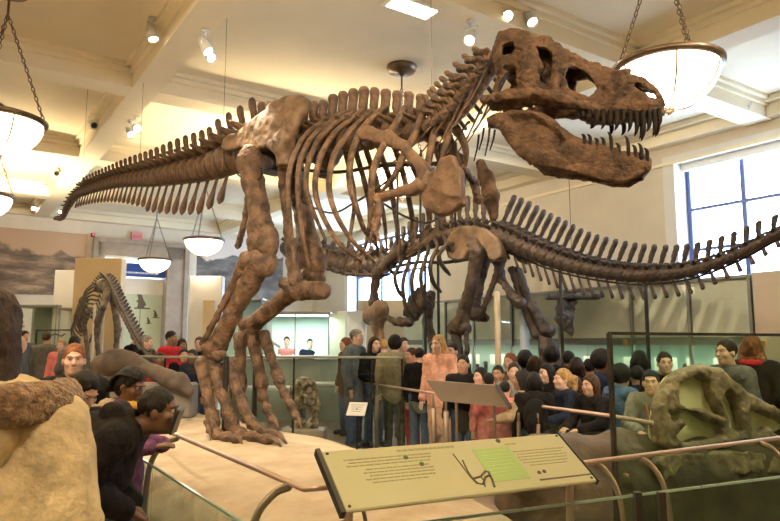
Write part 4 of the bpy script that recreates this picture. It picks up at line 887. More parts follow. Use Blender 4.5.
def skullf(X, Y, Z):
    d = poly2d(X, Z, upo)[:, :1]; dh = d
    for h_ in hol: dh = np.maximum(dh, -poly2d(X, Z, h_)[:, :1]+.0)
    t = np.clip((X-x0)/Lk, 0, 1); Wd_ = np.interp(t, [0,.12,.3,.45,.6,.8,.92,1], [.24,.27,.26,.18,.14,.115,.09,.03])
    toph = np.clip(-d/.10, 0, 1); ww = Wd_*(.72+.28*np.sqrt(toph)); aY = np.abs(Y)
    wall = np.maximum(dh+.012, np.abs(aY-ww+.022)-.012)-.012
    wall = np.maximum(wall, aY-ww-.01)
    ztop = np.interp(X.ravel(), *zip(*sorted(upo[:11])))[:, None, None]
    gap = ((t > .27) & (t < .0))
    roof = np.maximum(np.maximum(d+.01, ztop-.055-Z), aY-ww+.02)-.01
    # the roof is open over the rear skull and at the nostrils
    op = np.maximum(np.abs(aY-.09)-.055, np.abs(X-(x0+.16*Lk))-.07*Lk)
    roof = np.maximum(roof, -op)
    zb = np.interp(X.ravel(), [x0, x0+.5*Lk, x1], [upo[19][1], upo[15][1], upo[12][1]])[:, None, None]
    pal = np.maximum(np.maximum(d+.01, Z-zb-.07), aY-ww+.02)-.01; pal = np.maximum(pal, (x0+.5*Lk-X))
    nose = np.maximum(d, np.maximum((x1-.10)-X, aY-ww+.01))
    nose = np.maximum(nose, -(poly2d(X, Z, hol[4])[:, :1]-.01))
    bc_ = np.maximum(np.maximum(d+.02, aY-.07), X-(x0+.42*Lk))  # brain case
    bc_ = np.maximum(bc_, -(Z-(ztop-.34)))
    back = np.maximum(np.maximum(d+.01, X-(x0+.07*Lk)), aY-ww+.02); back = np.maximum(back, ztop-.22-Z)
    q = np.minimum(np.minimum(wall, roof), np.minimum(np.minimum(pal, nose), np.minimum(bc_, back))); return q
s.field(skullf, .012)
def LP(px, py, y): a = L2s(px, py, .2); return (a[0], y, a[1])
for q in (-1, 1):
    s.ell(LP(541,41,q*.17), (.08,.05,.045), .03); s.ell(LP(553,46,q*.15), (.05,.045,.045), .03); s.ell(LP(501,37,q*.1), (.05,.06,.04), .03)
    s.chain([LP(487,102,q*.25), LP(510,99,q*.265), LP(535,95,q*.25), LP(560,99,q*.20), LP(590,106,q*.145)], [.035,.045,.045,.04,.03], .03)
    s.chain([LP(524,36,q*.2), LP(527,60,q*.24), LP(529,80,q*.25), LP(530,96,q*.25)], [.04,.04,.045,.05], .03)
    s.chain([LP(557,48,q*.15), LP(557,70,q*.19), LP(556,94,q*.21)], [.03,.028,.035], .03)
    s.chain([LP(500,62,q*.22), LP(512,60,q*.24), LP(519,62,q*.24)], [.022,.026,.024], .02)
    s.ell(LP(533,76,q*.25), (.055,.03,.065), .03)
    s.ell(LP(613,68,q*.08), (.10,.035,.02), .03)
s.rough(.010, 28, .7).rough(.006, 62, 2)
Tm = (np.stack([S.d, S.n, V(0,0,1)], 1), so)
skull = s.build('skull', SKULLM, tx, T=Tm)
# --- lower jaw
MD = [(486,119),(493,114),(513,110),(535,110),(549,115),(560,126),(579,137),(597,142.5),(622,150),(644,153.5),(651,159),(650,168),(640,177),(622,182),(604,180),(579,173),(549,167),(527,163),(517,154),(507,142),(499,129),(488,127)]
mo = [L2s(a, b, float(np.interp(a, [486,517,550,590,625,651], [.21,.24,.23,.16,.11,.0]))) for a, b in MD]; A = np.array(mo); x0m, x1m = A[:,0].min(), A[:,0].max(); Lm = x1m-x0m
s = SDF((x0m-.06,-.34,A[:,1].min()-.06), (x1m+.06,.34,A[:,1].max()+.06), .010)
fossa = [L2s(a, b, .2) for a, b in ((512,118),(535,117),(556,130),(563,140),(555,150),(540,152),(525,148),(513,135))]
def jawf(X, Y, Z):
    d = poly2d(X, Z, mo)[:, :1]; t = np.clip((X-x0m)/Lm, 0, 1); ww = np.interp(t, [0,.2,.4,.6,.8,.93,1], [.22,.25,.22,.16,.12,.08,.02]); aY = np.abs(Y)
    df = poly2d(X, Z, fossa)[:, :1]; dent = .05*np.clip(-df/.04+.5, 0, 1)
    th = .030+.008*t; bulge = .015*np.clip(-d/.06, 0, 1)
    return np.maximum(d+.014, np.abs(aY-ww+th+dent-bulge)-th+.012)-.013
s.field(jawf, .012)
a = L2s(644,165,.0); s.ell((a[0]-.02,0,a[1]), (.07,.07,.065), .04); s.rough(.007, 26, .3).rough(.004, 70, 1)
jaw = s.build('lower_jaw', SKULLM, tx, T=Tm)
def tooth(px, py, ln, up, y, parent, w=.02):
    a = L2s(px, py, abs(y)); t = (a[0]-x0)/Lk; q = V(*so)+S.d*a[0]+S.n*y+V(0,0,a[1]); l = ln*5.0/F; z = V(0,0,1 if up else -1)
    Q = crom([q-z*.03, q+z*l*.35+S.d*.004, q+z*l*.75-S.d*.002, q+z*l-S.d*.02],4); n = len(Q); mb = MB(); mb.tube(Q, np.interp(np.arange(n)/(n-1), [0,.5,.85,1], [w, w*.85, w*.45, w*.1]), 8, flat=.75, up=S.n); mb.build('tooth', TOOTH, parent, True)
for px, py, ln in ((582,115.5,5),(589,116,8),(596,116,13),(603,116,16),(610,116,12),(616.5,116,17),(623,116,11),(629.5,116.5,18),(636,117,22),(642.5,117,27),(648.5,117,17),(654,116.5,23),(659,115,15)):
    t = np.interp(px, [578,620,645,663], [.155,.115,.09,.03])
    for q in (1, -1): tooth(px, py-2, ln*(1 if q > 0 else .8), False, q*t, skull) if q > 0 or int(px*2) % 3 == 0 else None
for px, py, ln in ((584,140,8),(590,142,10),(597,144,8),(603.5,146,11),(611,148,19),(618.5,150,9),(628,152,19),(635,153,10),(641,154,13),(647,156,10)):
    t = np.interp(px, [583,615,640,650], [.155,.115,.08,.03])
    for q in (1, -1): tooth(px, py+1, ln*(1 if q > 0 else .8), True, q*t, jaw, .016) if q > 0 or int(px*2) % 3 == 0 else None
# ================================================================== long-necked skeleton behind
A_PL = plane(tuple(W(475,245,13.0)[:2]), 180-52)      # heads away to the left, tail comes to the right
ap = empty('sauropod_skeleton', (A_PL.p[0], A_PL.p[1], 0), 0, 'long dark sauropod skeleton with a tail sweeping to the right edge, behind the tyrannosaur', 'dinosaur skeleton')
def abone(name, P, r, m=None, h=.03, k=.06, extra=None, **kw): return bone(name, P, r, m or BONED, ap, h, k, extra, rough=.02, **kw)
AV = vert_proto('sauropod_tail_vertebra', (.21,.13), .42, .125, .05, .12, .17, True, BONED, .02)
AVB = vert_proto('sauropod_back_vertebra', (.22,.16), .50, .15, .07, .0, .34, True, BONED, .025)
AVN = vert_proto('sauropod_neck_vertebra', (.30,.15), .16, .14, .06, .0, .26, True, BONED, .025)
AVE = vert_proto('sauropod_tail_tip_vertebra', (.20,.09), .05, .08, .03, .03, .05, False, BONED, .02)
# tail: centre, spine top, chevron length along the traced line
TA = [(497,236,207,0,11),(512,242,212,16,11),(530,250,222,20,10.5),(553,259,233,22,10),(576,266,242,22,9),(600,271,250,20,8.5),(630,275,256,18,8),(655,275,258,17,7.5),(680,273,256,16,7),(702,268,251,14,6.5),(725,260,246,12,6),(750,249,236,10,5.5),(770,238,228,8,5),(795,227,218,6,4.5),(830,210,203,3,4)]
Pt = np.array([[*A_PL(a,b), *[0]*3] for a,b,c,d,e in TA])
for i, (a,b,c,d,e) in enumerate(TA):
    Y = Pt[i,1]; Pt[i,3] = (b-c)*Y/F; Pt[i,4] = d*Y/F; Pt[i,5] = e*Y/F
PC = crom(Pt, 10); arc = np.concatenate([[0], np.cumsum(np.linalg.norm(np.diff(PC[:,:3], axis=0), axis=1))]); pos = .05; k = 0
while pos < arc[-1]-.05:
    q = np.array([np.interp(pos, arc, PC[:,j]) for j in range(6)]); q1 = np.array([np.interp(pos-.06, arc, PC[:,j]) for j in range(3)]); q2 = np.array([np.interp(pos+.06, arc, PC[:,j]) for j in range(3)])
    r = q[5]; ln = .175 if k < 30 else .15; d = q1-q2; put(AV, 'tail_vertebra', ap, vframe(q[:3], d, (ln/.235, r/.13, max(q[3]/.55, r/.14))))
    if q[4] > .03:
        cl = q[4]; a = q[:3]+V(0,0,-r*.9); dd = -A_PL.d*.35*(-1)*-1+V(0,0,-1); dd /= np.linalg.norm(dd); mb = MB(); Q = crom([a, a+dd*cl*.5, a+dd*cl],3); mb.tube(Q, np.linspace(.022,.036,len(Q)), 6, flat=.6, up=A_PL.n); mb.build('chevron', BONED, ap, True)
    pos += ln*1.08; k += 1
# back and neck
BK = [(497,236,207),(478,233,198),(460,234,196),(440,238,205),(420,246,215),(404,254,226),(388,262,240)]
Pb = np.array([[*A_PL(a,b), (b-c)*A_PL(a,b)[1]/F] for a,b,c in BK]); Q = crom(Pb, 6); arc = np.concatenate([[0], np.cumsum(np.linalg.norm(np.diff(Q[:,:3], axis=0), axis=1))])
for k in range(15):
    pos = arc[-1]*(k+.5)/15; q = np.array([np.interp(pos, arc, Q[:,j]) for j in range(4)]); put(AVB, 'back_vertebra', ap, vframe(q[:3], A_PL.d, (arc[-1]/15/.27, .9, q[3]/.66)))
NK = [(388,262,.10),(370,266,.12),(350,266,.13),(330,261,.13),(312,254,.12),(298,250,.11),(285,248,.10)]
Pn = np.array([[*A_PL(a,b), c] for a,b,c in NK]); Q = crom(Pn, 6); arc = np.concatenate([[0], np.cumsum(np.linalg.norm(np.diff(Q[:,:3], axis=0), axis=1))]); n_ = int(arc[-1]/.42)
for k in range(n_):
    pos = arc[-1]*(k+.5)/n_; q = np.array([np.interp(pos, arc, Q[:,j]) for j in range(4)]); q1 = np.array([np.interp(pos+.1, arc, Q[:,j]) for j in range(3)]); put(AVN, 'neck_vertebra', ap, vframe(q[:3], q1-q[:3], (arc[-1]/n_/.36, 1.3*q[3]/.12, 1.5*q[3]/.12)))
    for sg in (-1, 1):
        a = q[:3]+A_PL.n*.2*sg+V(0,0,-.12); mb = MB(); mb.tube([a, a-A_PL.d*.2+V(0,0,-.12), a-A_PL.d*.5+V(0,0,-.12)], [.04,.05,.02], 6); mb.build('neck_rib', BONED, ap, True)
# ribs
for i, px in enumerate((452,443,434,425,416,407,399)):
    top = np.interp(px, [400,455], [250,230]); bot = [258,275,292,306,312,318,300][i]; L_ = [.45,.6,.7,.75,.75,.7,.6][i]
    for sg in (1, -1):
        P = [A_PL(px, top, .12*sg), A_PL(px+3, top+10, L_*.75*sg), A_PL(px-4, (top+bot)/2, L_*1.15*sg), A_PL(px-1, bot-10, L_*1.0*sg), A_PL(px+7, bot, L_*.7*sg)]
        Qr = crom(P, 5); mb = MB(); mb.tube(Qr, np.interp(np.arange(len(Qr))/(len(Qr)-1), [0,.4,.9,1], [.05,.06,.055,.03]), 7, flat=.6, up=A_PL.n); mb.build('rib', BONED, ap, True)
# pelvis: a rounded fan blade, traced
def ailium(side):
    pts = [(447,250),(449,240),(455,232),(464,227),(476,226),(488,229),(498,237),(503,247),(505,257),(499,262),(492,258),(487,250),(478,247),(470,252),(466,260),(458,261),(451,257)]
    o0 = A_PL.p; Qp = np.array([A_PL(a, b, -.35) for a, b in pts]); xy = [((q-o0)@A_PL.d, q[2]) for q in Qp]; A = np.array(xy); s = SDF((A[:,0].min()-.1,-.25,A[:,1].min()-.1), (A[:,0].max()+.1,.25,A[:,1].max()+.1), .03); cz = A[:,1].mean()
    def f(X, Y, Z):
        d = poly2d(X, Z, xy)[:, :1]; th = .05+.05*np.clip((cz-Z)/.3,0,1); yy = Y-side*.12*((Z-cz)/.5)**2; return np.sqrt(np.maximum(d+.04,0)**2+np.maximum(np.abs(yy)-th+.03,0)**2)-.04+np.minimum(np.maximum(d+.04,np.abs(yy)-th+.03),0)
    s.field(f); s.rough(.015, 9); s.build('ilium', mat('sauropod_bone_pale', (.09,.055,.035), .5, col2=(.24,.15,.09), vs=3, bump=.4, bs=16), ap, T=(np.stack([A_PL.d, A_PL.n, V(0,0,1)],1), o0+A_PL.n*.35*side))
ailium(-1); ailium(1)
NS = -1                                   # side nearer the camera for this skeleton
if (A_PL.n @ V(0,-1,0)) > 0: NS = 1
def fem(P, r, nm='femur', **k): return abone(nm, [A_PL(a,b,s_*NS) for a,b,s_ in P], r, **k)
fem([(474,243,.4),(478,252,.42),(471,285,.42),(461,322,.42),(455,328,.42),(466,329,.42)], [.13,.15,.105,.14,.14,.11])
fem([(484,262,-.1),(478,290,-.1),(474,315,-.1),(485,318,-.1)], [.12,.09,.11,.09])
fem([(456,334,.42),(459,352,.42),(460,372,.42),(458,392,.42)], [.10,.07,.06,.08], 'tibia'); fem([(466,334,.5),(467,352,.5),(466,385,.5)], [.05,.04,.05], 'fibula'); fem([(456,398,.42),(466,404,.45)], [.17,.15], 'foot')
fem([(498,262,0),(502,280,0),(512,296,0),(520,303,0)], [.10,.07,.08,.12], 'pubis')
fem([(517,272,-.4),(527,296,-.4),(541,326,-.4),(547,331,-.4)], [.11,.085,.11,.14], 'tibia'); fem([(512,270,-.32),(521,300,-.32),(536,334,-.32)], [.08,.06,.10], 'fibula')
fem([(544,338,-.4),(549,350,-.4),(551,372,-.4),(549,396,-.4)], [.12,.17,.2,.16], 'foot')
fem([(503,256,.1),(487,300,.1),(480,316,.1)], [.08,.05,.06], 'ischium')
fem([(400,247,.6),(392,256,.65),(381,269,.7),(376,276,.7)], [.20,.13,.10,.13], 'shoulder_blade', n=A_PL.n, f=1.8)
fem([(377,272,.7),(375,285,.7),(374,297,.7),(374,303,.7)], [.12,.09,.09,.13], 'humerus')
fem([(369,316,.72),(380,312,.72),(377,325,.72),(381,345,.72),(383,375,.72)], [.20,.24,.16,.11,.11], 'forearm', m=mat('sauropod_bone_pale', (.13,.08,.05), .5), n=A_PL.n, f=1.6)
fem([(388,318,.8),(397,323,.8)], [.06,.07], 'finger_bone'); fem([(400,322,.8),(410,323,.8)], [.10,.08], 'wrist_bone')
fem([(412,303,.2),(419,292,.2),(424,304,.2),(415,314,.2),(407,312,.2)], [.16,.10,.14,.14,.12], 'breast_plate', n=A_PL.n, f=2)
fem([(430,296,-.4),(427,322,-.4),(434,345,-.4),(437,380,-.4)], [.13,.10,.10,.12], 'humerus')
for px, py in ((438,250),(425,255),(560,268),(645,280)):
    a = A_PL(px, py, 0); mb = MB(); mb.tube([a, V(a[0],a[1],0)], .03, 8); mb.build('support_post', STEEL, ap)
a = A_PL(455,262,.1*NS); b = A_PL(520,249,.1*NS); mb = MB(); mb.tube([a, b], .03, 6); mb.build('support_rod', STEEL, ap)
mb = MB(); mb.tube(np.array([q[:3]+V(0,0,-q[5]*1.15) for q in PC[::4]]), .018, 6); mb.build('support_rod', STEEL, ap, True)
mb = MB(); mb.tube(crom([A_PL(390,268,0), A_PL(420,262,0), A_PL(450,262,0), A_PL(500,247,0)],4), .04, 6); mb.build('support_rod', STEEL, ap, True)
# ================================================================== small skeleton on the left
sk = empty('dinosaur_skeleton', (*W(106,350,13)[:2], .9), 0, 'small dark striped dinosaur skeleton with arched back before the tan partition', 'dinosaur skeleton')
col_ = [(96,289,14.2),(101,283,14),(106,281,13.8),(111,287,13.6),(116,298,13.4),(122,311,13.2),(129,325,13.0),(137,340,12.8),(145,354,12.6),(152,366,12.4)]
Pc = crom([W(a,b,c) for a,b,c in col_], 4); arc = np.concatenate([[0], np.cumsum(np.linalg.norm(np.diff(Pc, axis=0), axis=1))])
SV = vert_proto('small_vertebra', (.07,.055), .11, .05, .03, .02, .17, False, BONEK, .014)
nv = int(arc[-1]/.105)
for k in range(nv):
    pos = arc[-1]*(k+.4)/nv; q = np.array([np.interp(pos, arc, Pc[:,j]) for j in range(3)]); q1 = np.array([np.interp(pos+.05, arc, Pc[:,j]) for j in range(3)])
    put(SV, 'vertebra', sk, vframe(q, q1-q, (1.0, 1.15 if k > 4 else .8, 1.1), (.6,.2,1)))
for k in range(9):
    t = k/8; c = W(104-k*1.6, 284+k*4.2, 14.2+.06*k)
    for sg in (-1, 1):
        P = [c, c+V(sg*.10-.04,-.1,.02), c+V(sg*.24-.10,-.12,-.18), c+V(sg*.22-.12,-.1,-.42), c+V(sg*.10-.10,-.08,-.58)]; mb = MB(); mb.tube(crom(P,4), .022, 6); mb.build('rib', BONEK, sk, True)
def sbone(nm, P, r): return bone(nm, [W(*p) for p in P], r, BONEK, sk, .02, .03, rough=.008)
sbone('pelvis', [(103,285,13.8),(110,292,13.7),(116,304,13.6)], [.14,.12,.08])
sbone('femur', [(108,292,13.5),(103,308,13.3),(98,322,13.4)], [.09,.06,.08]); sbone('shin', [(98,322,13.4),(97,340,13.4),(99,362,13.4)], [.08,.045,.05])
sbone('femur', [(114,300,13.9),(116,316,13.8),(118,330,13.8)], [.09,.06,.08]); sbone('shin', [(118,330,13.8),(116,345,13.8),(118,364,13.8)], [.08,.045,.05])
sbone('foot', [(99,362,13.4),(94,368,13.2)], [.06,.04]); sbone('foot', [(118,364,13.8),(114,369,13.6)], [.06,.04])
sbone('forelimb', [(87,312,14.4),(84,325,14.4),(87,345,14.4),(88,364,14.4)], [.08,.05,.045,.06]); sbone('skull', [(84,300,14.7),(80,318,14.8),(82,330,14.8)], [.10,.13,.07])
for px in (95, 104, 121):
    mb = MB(); a = W(px, 305, 13.9); mb.tube([a, V(a[0],a[1],.7)], .03, 8); mb.build('support_post', WHITE, sk)
q = W(110,375,13.6); s = SDF((q[0]-1.3,q[1]-1.0,0), (q[0]+1.6,q[1]+1.2,1.3), .05)
s.ell((q[0]-.1,q[1],.55), (.75,.55,.5), .1).ell((q[0]-.3,q[1]+.2,.45), (.7,.5,.4), .1).cone((q[0],q[1],0),(q[0]-.3,q[1],0),.6,.6,.1).rough(.03,5); s.field(lambda X,Y,Z: (.02-Z)+0*X+0*Y, .001, True) if False else None
tag(s.build('boulder', mat('grey_rock', (.07,.055,.045), .8, col2=(.14,.11,.09), vs=3, bump=.5, bs=10)), 'grey boulder base under the small dark dinosaur skeleton', 'rock')
# elongated grey fossil bone lying behind the braided-hair visitor
P = [W(98,366,9.6), W(112,362,9.6), W(130,362,9.5), W(155,372,9.3), W(180,382,9.1), W(187,389,9.1)]
s = auto(P, [.45], .035, .1); s.chain(P, [.11,.18,.14,.09,.11,.08], .06).rough(.03, 7)
gb = tag(s.build('fossil_limb_bone', mat('grey_fossil', (.045,.032,.025), .7, col2=(.11,.082,.065), vs=3, bump=.5, bs=12)), 'massive grey brown fossil limb bone lying behind the braided hair visitor', 'fossil')
c = V(*gb.location); MB().rbox((c[0]+.1, c[1], .85), (1.3, .35, .47), None, .03).build('display_plinth', mat('grey_plinth', (.16,.14,.12), .7)) 
pl = [o for o in C.objects if o.name.startswith('display_plinth')][-1]; tag(pl, 'low grey plinth under the massive grey limb bone on the left', 'plinth')
# ================================================================== fossil skull cast behind the rear fence
q = W(305,400,11.2); s = SDF(q-V(.42,.4,.5), q+V(.42,.4,.5), .014)
s.ell(q+V(-.02,0,.12), (.24,.17,.26), .05).ell(q+V(.10,-.02,-.10), (.15,.13,.24), .05).cone(q+V(-.15,0,-.1), q+V(-.12,0,-.38), .07,.09,.04).cone(q+V(.14,0,-.2), q+V(.10,0,-.38), .08,.1,.04).cone(q+V(-.15,0,-.38), q+V(.15,0,-.38), .09,.09,.04)
for x, y, z, r in ((-.12,-.15,.16,.08),(.08,-.15,.18,.07),(-.03,-.17,0,.05),(.14,-.14,-.02,.06),(0,-.1,-.22,.11),(.16,-.15,.28,.05),(-.2,-.1,.3,.06),(-.02,-.16,.33,.05)): s.ell(q+V(x,y,z), (r*1.25,r*1.9,r*1.35), .015, cut=True)
s.rough(.012, 30)
kr = empty('fossil_skull', (q[0],q[1],q[2]-.45), 0, 'dark fossil skull cast with pale ridges standing behind the glass right of the feet', 'fossil')
s.build('skull_bone', mat('dark_skull_cast', (.010,.008,.007), .35, col2=(.42,.33,.20), vs=11, bump=.4, bs=20), kr)
MB().rbox((q[0],q[1],(q[2]-.45)/2), (.7,.5,q[2]-.45), None, .02).build('plinth_block', STONE, kr)
# low tables and benches seen through the fence
for i, (px, py, Y, w_, lb) in enumerate(((262,388,13.0,1.6,'low pale display table behind the glass left of the fossil skull'), (335,384,13.4,1.5,'low pale display table behind the glass right of the fossil skull'))):
    q = W(px,py,Y); t = empty('display_table', (q[0],q[1],0), 0, lb, 'table'); MB().rbox(q, (w_,.7,.06), None, .01).build('table_top', mat('pale_table', (.40,.45,.42), .4), t)
    for x in (-1,1):
        mb = MB(); mb.rbox((q[0]+x*w_*.42,q[1],q[2]/2), (.08,.55,q[2]-.02), None, .01); mb.build('leg', STEEL, t)
# ================================================================== counter with two fossils at the far case
q = W(290,350,14.6); t = empty('counter', (q[0],q[1],0), 0, 'long pale counter in front of the bright mint case', 'counter')
MB().rbox((q[0],14.6,q[2]-.15), (2.6,.6,.06), None, .01).build('counter_top', WHITE, t); MB().rbox((q[0],14.65,(q[2]-.2)/2), (2.5,.5,q[2]-.2), None, .01).build('counter_front', mat('counter_teal_grey', (.20,.26,.24), .5), t)
fz = empty('small_skeleton_mount', (W(262,345,14.6)[0],14.6,q[2]-.12), 0, 'little white fossil skeleton mount on the left end of the pale counter', 'fossil')
mb = MB(); mb.tube(crom([W(252,338,14.55),W(260,336,14.55),W(270,341,14.55),W(280,347,14.55)],4), .03, 6); mb.build('spine', mat('pale_fossil', (.42,.38,.32), .6), fz, True)
for px in (254,258,263,268,273):
    mb = MB(); a = W(px, np.interp(px,[252,260,280],[338,336,347]), 14.55); mb.tube([a, a+V(.02,-.03,-.10), a+V(0,-.02,-.17)], .013, 5); mb.build('rib', mat('pale_fossil', (.42,.38,.32), .6), fz, True)
# ================================================================== rock slab with the big skull, right
ROCKM = mat('brown_rock_matrix', (.05,.037,.026), .8, col2=(.12,.085,.057), vs=3.2, bump=.8, bs=9, detail=8)
SL = plane(tuple(W(650,430,5.35)[:2]), 22)
so2 = SL.p
def l2(px, py, s_=0): q = SL(px, py, s_); return ((q-so2)@SL.d, q[2])
s = SDF((-1.6,-.4,0), (2.3,1.2,1.25), .035)
s.ell((.7,.20,.50), (1.35,.30,.42), .1).ell((-.3,.25,.42), (.9,.28,.45), .12).ell((1.7,.22,.5), (.8,.34,.5), .1).ell((-.72,.27,.55), (.45,.27,.38), .1).cone((-.7,.25,.15), (1.9,.25,.15), .3, .34, .1)
s.rough(.05, 4.5, 2).rough(.018, 14)
T2 = (np.stack([SL.d, -SL.n, V(0,0,1)], 1), so2)
rock = tag(s.build('rock_matrix', ROCKM, T=T2), 'big rough brown rock block carrying the fossil skull behind the clear screen', 'rock')
fs = empty('fossil_skull', so2+V(0,0,.8)+SL.d*.8, 0, 'huge brown fossil skull with cream plaster filled openings behind the clear screen', 'fossil')
outl = [(654,424),(656,406),(661,391),(669,378),(682,368),(700,364),(716,368),(727,379),(745,392),(765,404),(790,416),(815,430),(815,452),(780,446),(745,441),(720,444),(690,447),(664,450),(655,442)]
oo = [l2(*p) for p in outl]; Ao = np.array(oo)
s = SDF((Ao[:,0].min()-.08,-.16,Ao[:,1].min()-.08), (Ao[:,0].max()+.08,.16,Ao[:,1].max()+.08), .012)
hh = [[(676,384),(690,375),(703,380),(706,395),(712,408),(716,416),(700,409),(682,407),(675,402)], [(664,412),(676,409),(690,411),(698,419),(716,425),(718,435),(700,441),(678,443),(672,436),(681,424),(676,418),(668,421)], [(722,391),(730,400),(736,417),(739,430),(733,432),(724,425),(722,414),(717,400)], [(744,407),(760,414),(786,425),(805,433),(805,440),(775,438),(766,427),(752,432),(746,424)]]
hh = [[l2(*p) for p in h_] for h_ in hh]
def sf(X, Y, Z):
    d = poly2d(X, Z, oo)[:, :1]
    for h_ in hh: d = np.maximum(d, -poly2d(X, Z, h_)[:, :1])
    return np.sqrt(np.maximum(d+.05,0)**2+np.maximum(np.abs(Y)-.03,0)**2)-.05+np.minimum(np.maximum(d+.05,np.abs(Y)-.03),0)
s.field(sf); s.rough(.010, 24).rough(.006, 55, 1)
FSK = mat('slab_skull_bone', (.11,.075,.048), .6, col2=(.32,.225,.15), vs=6, bump=.8, bs=26, detail=7)
s.build('skull_bone', FSK, fs, T=T2)
s = SDF((Ao[:,0].min()-.08,-.1,Ao[:,1].min()-.08), (Ao[:,0].max()+.08,.2,Ao[:,1].max()+.08), .02)
s.field(lambda X,Y,Z: np.maximum(poly2d(X,Z,oo)[:, :1]+.03, np.abs(Y-.06)-.04)); s.rough(.008, 12); s.build('plaster_filling', mat('cream_plaster', (.72,.64,.40), .8, var=.08, vs=4, bump=.3), fs, T=T2)
jw = [l2(*p) for p in ((647,462),(658,452),(690,452),(730,449),(790,455),(815,462),(815,476),(760,470),(720,472),(680,476),(655,478))]; s = SDF((min(p[0] for p in jw)-.1,-.15,min(p[1] for p in jw)-.1), (max(p[0] for p in jw)+.1,.15,max(p[1] for p in jw)+.1), .015)
s.field(lambda X,Y,Z: np.maximum(poly2d(X,Z,jw)[:, :1]+.02, np.abs(Y)-.07)-.02); s.rough(.014, 18); s.build('lower_jaw', FSK, fs, T=T2)
# ================================================================== visitors
SKINS = dict(light=(.58,.36,.26), mid=(.38,.21,.13), dark=(.11,.055,.032), brown=(.22,.12,.075), pale=(.68,.46,.36))
def skin(k): return mat('skin_'+k, SKINS[k], .5, var=.06, vs=20, spec=.4)
def cloth(name, c, var=.18): return mat('cloth_'+name, c, .85, var=var, vs=18, bump=.35, bs=55, spec=.15)
def hairm(name, c): return mat('hair_'+name, c, .55, var=.45, vs=60, bump=.5, bs=120, spec=.2, stretch=(1,1,.25))
COL = dict(black=(.008,.007,.008), navy=(.012,.018,.04), grey=(.09,.09,.09), lgrey=(.24,.23,.21), brown=(.09,.055,.035), red=(.42,.02,.03), pink=(.62,.20,.20), peach=(.62,.33,.24), cream=(.62,.50,.30), white=(.6,.58,.52), blue=(.08,.14,.28), olive=(.13,.12,.06), denim=(.05,.08,.15), tan=(.36,.27,.17), slate=(.10,.115,.13), khaki=(.22,.19,.12), purple=(.10,.04,.10))
HC = dict(black=(.008,.007,.007), brown=(.05,.025,.012), auburn=(.16,.06,.025), blond=(.38,.23,.09), grey=(.22,.20,.18), dbrown=(.022,.012,.008))
EYE_ME = None
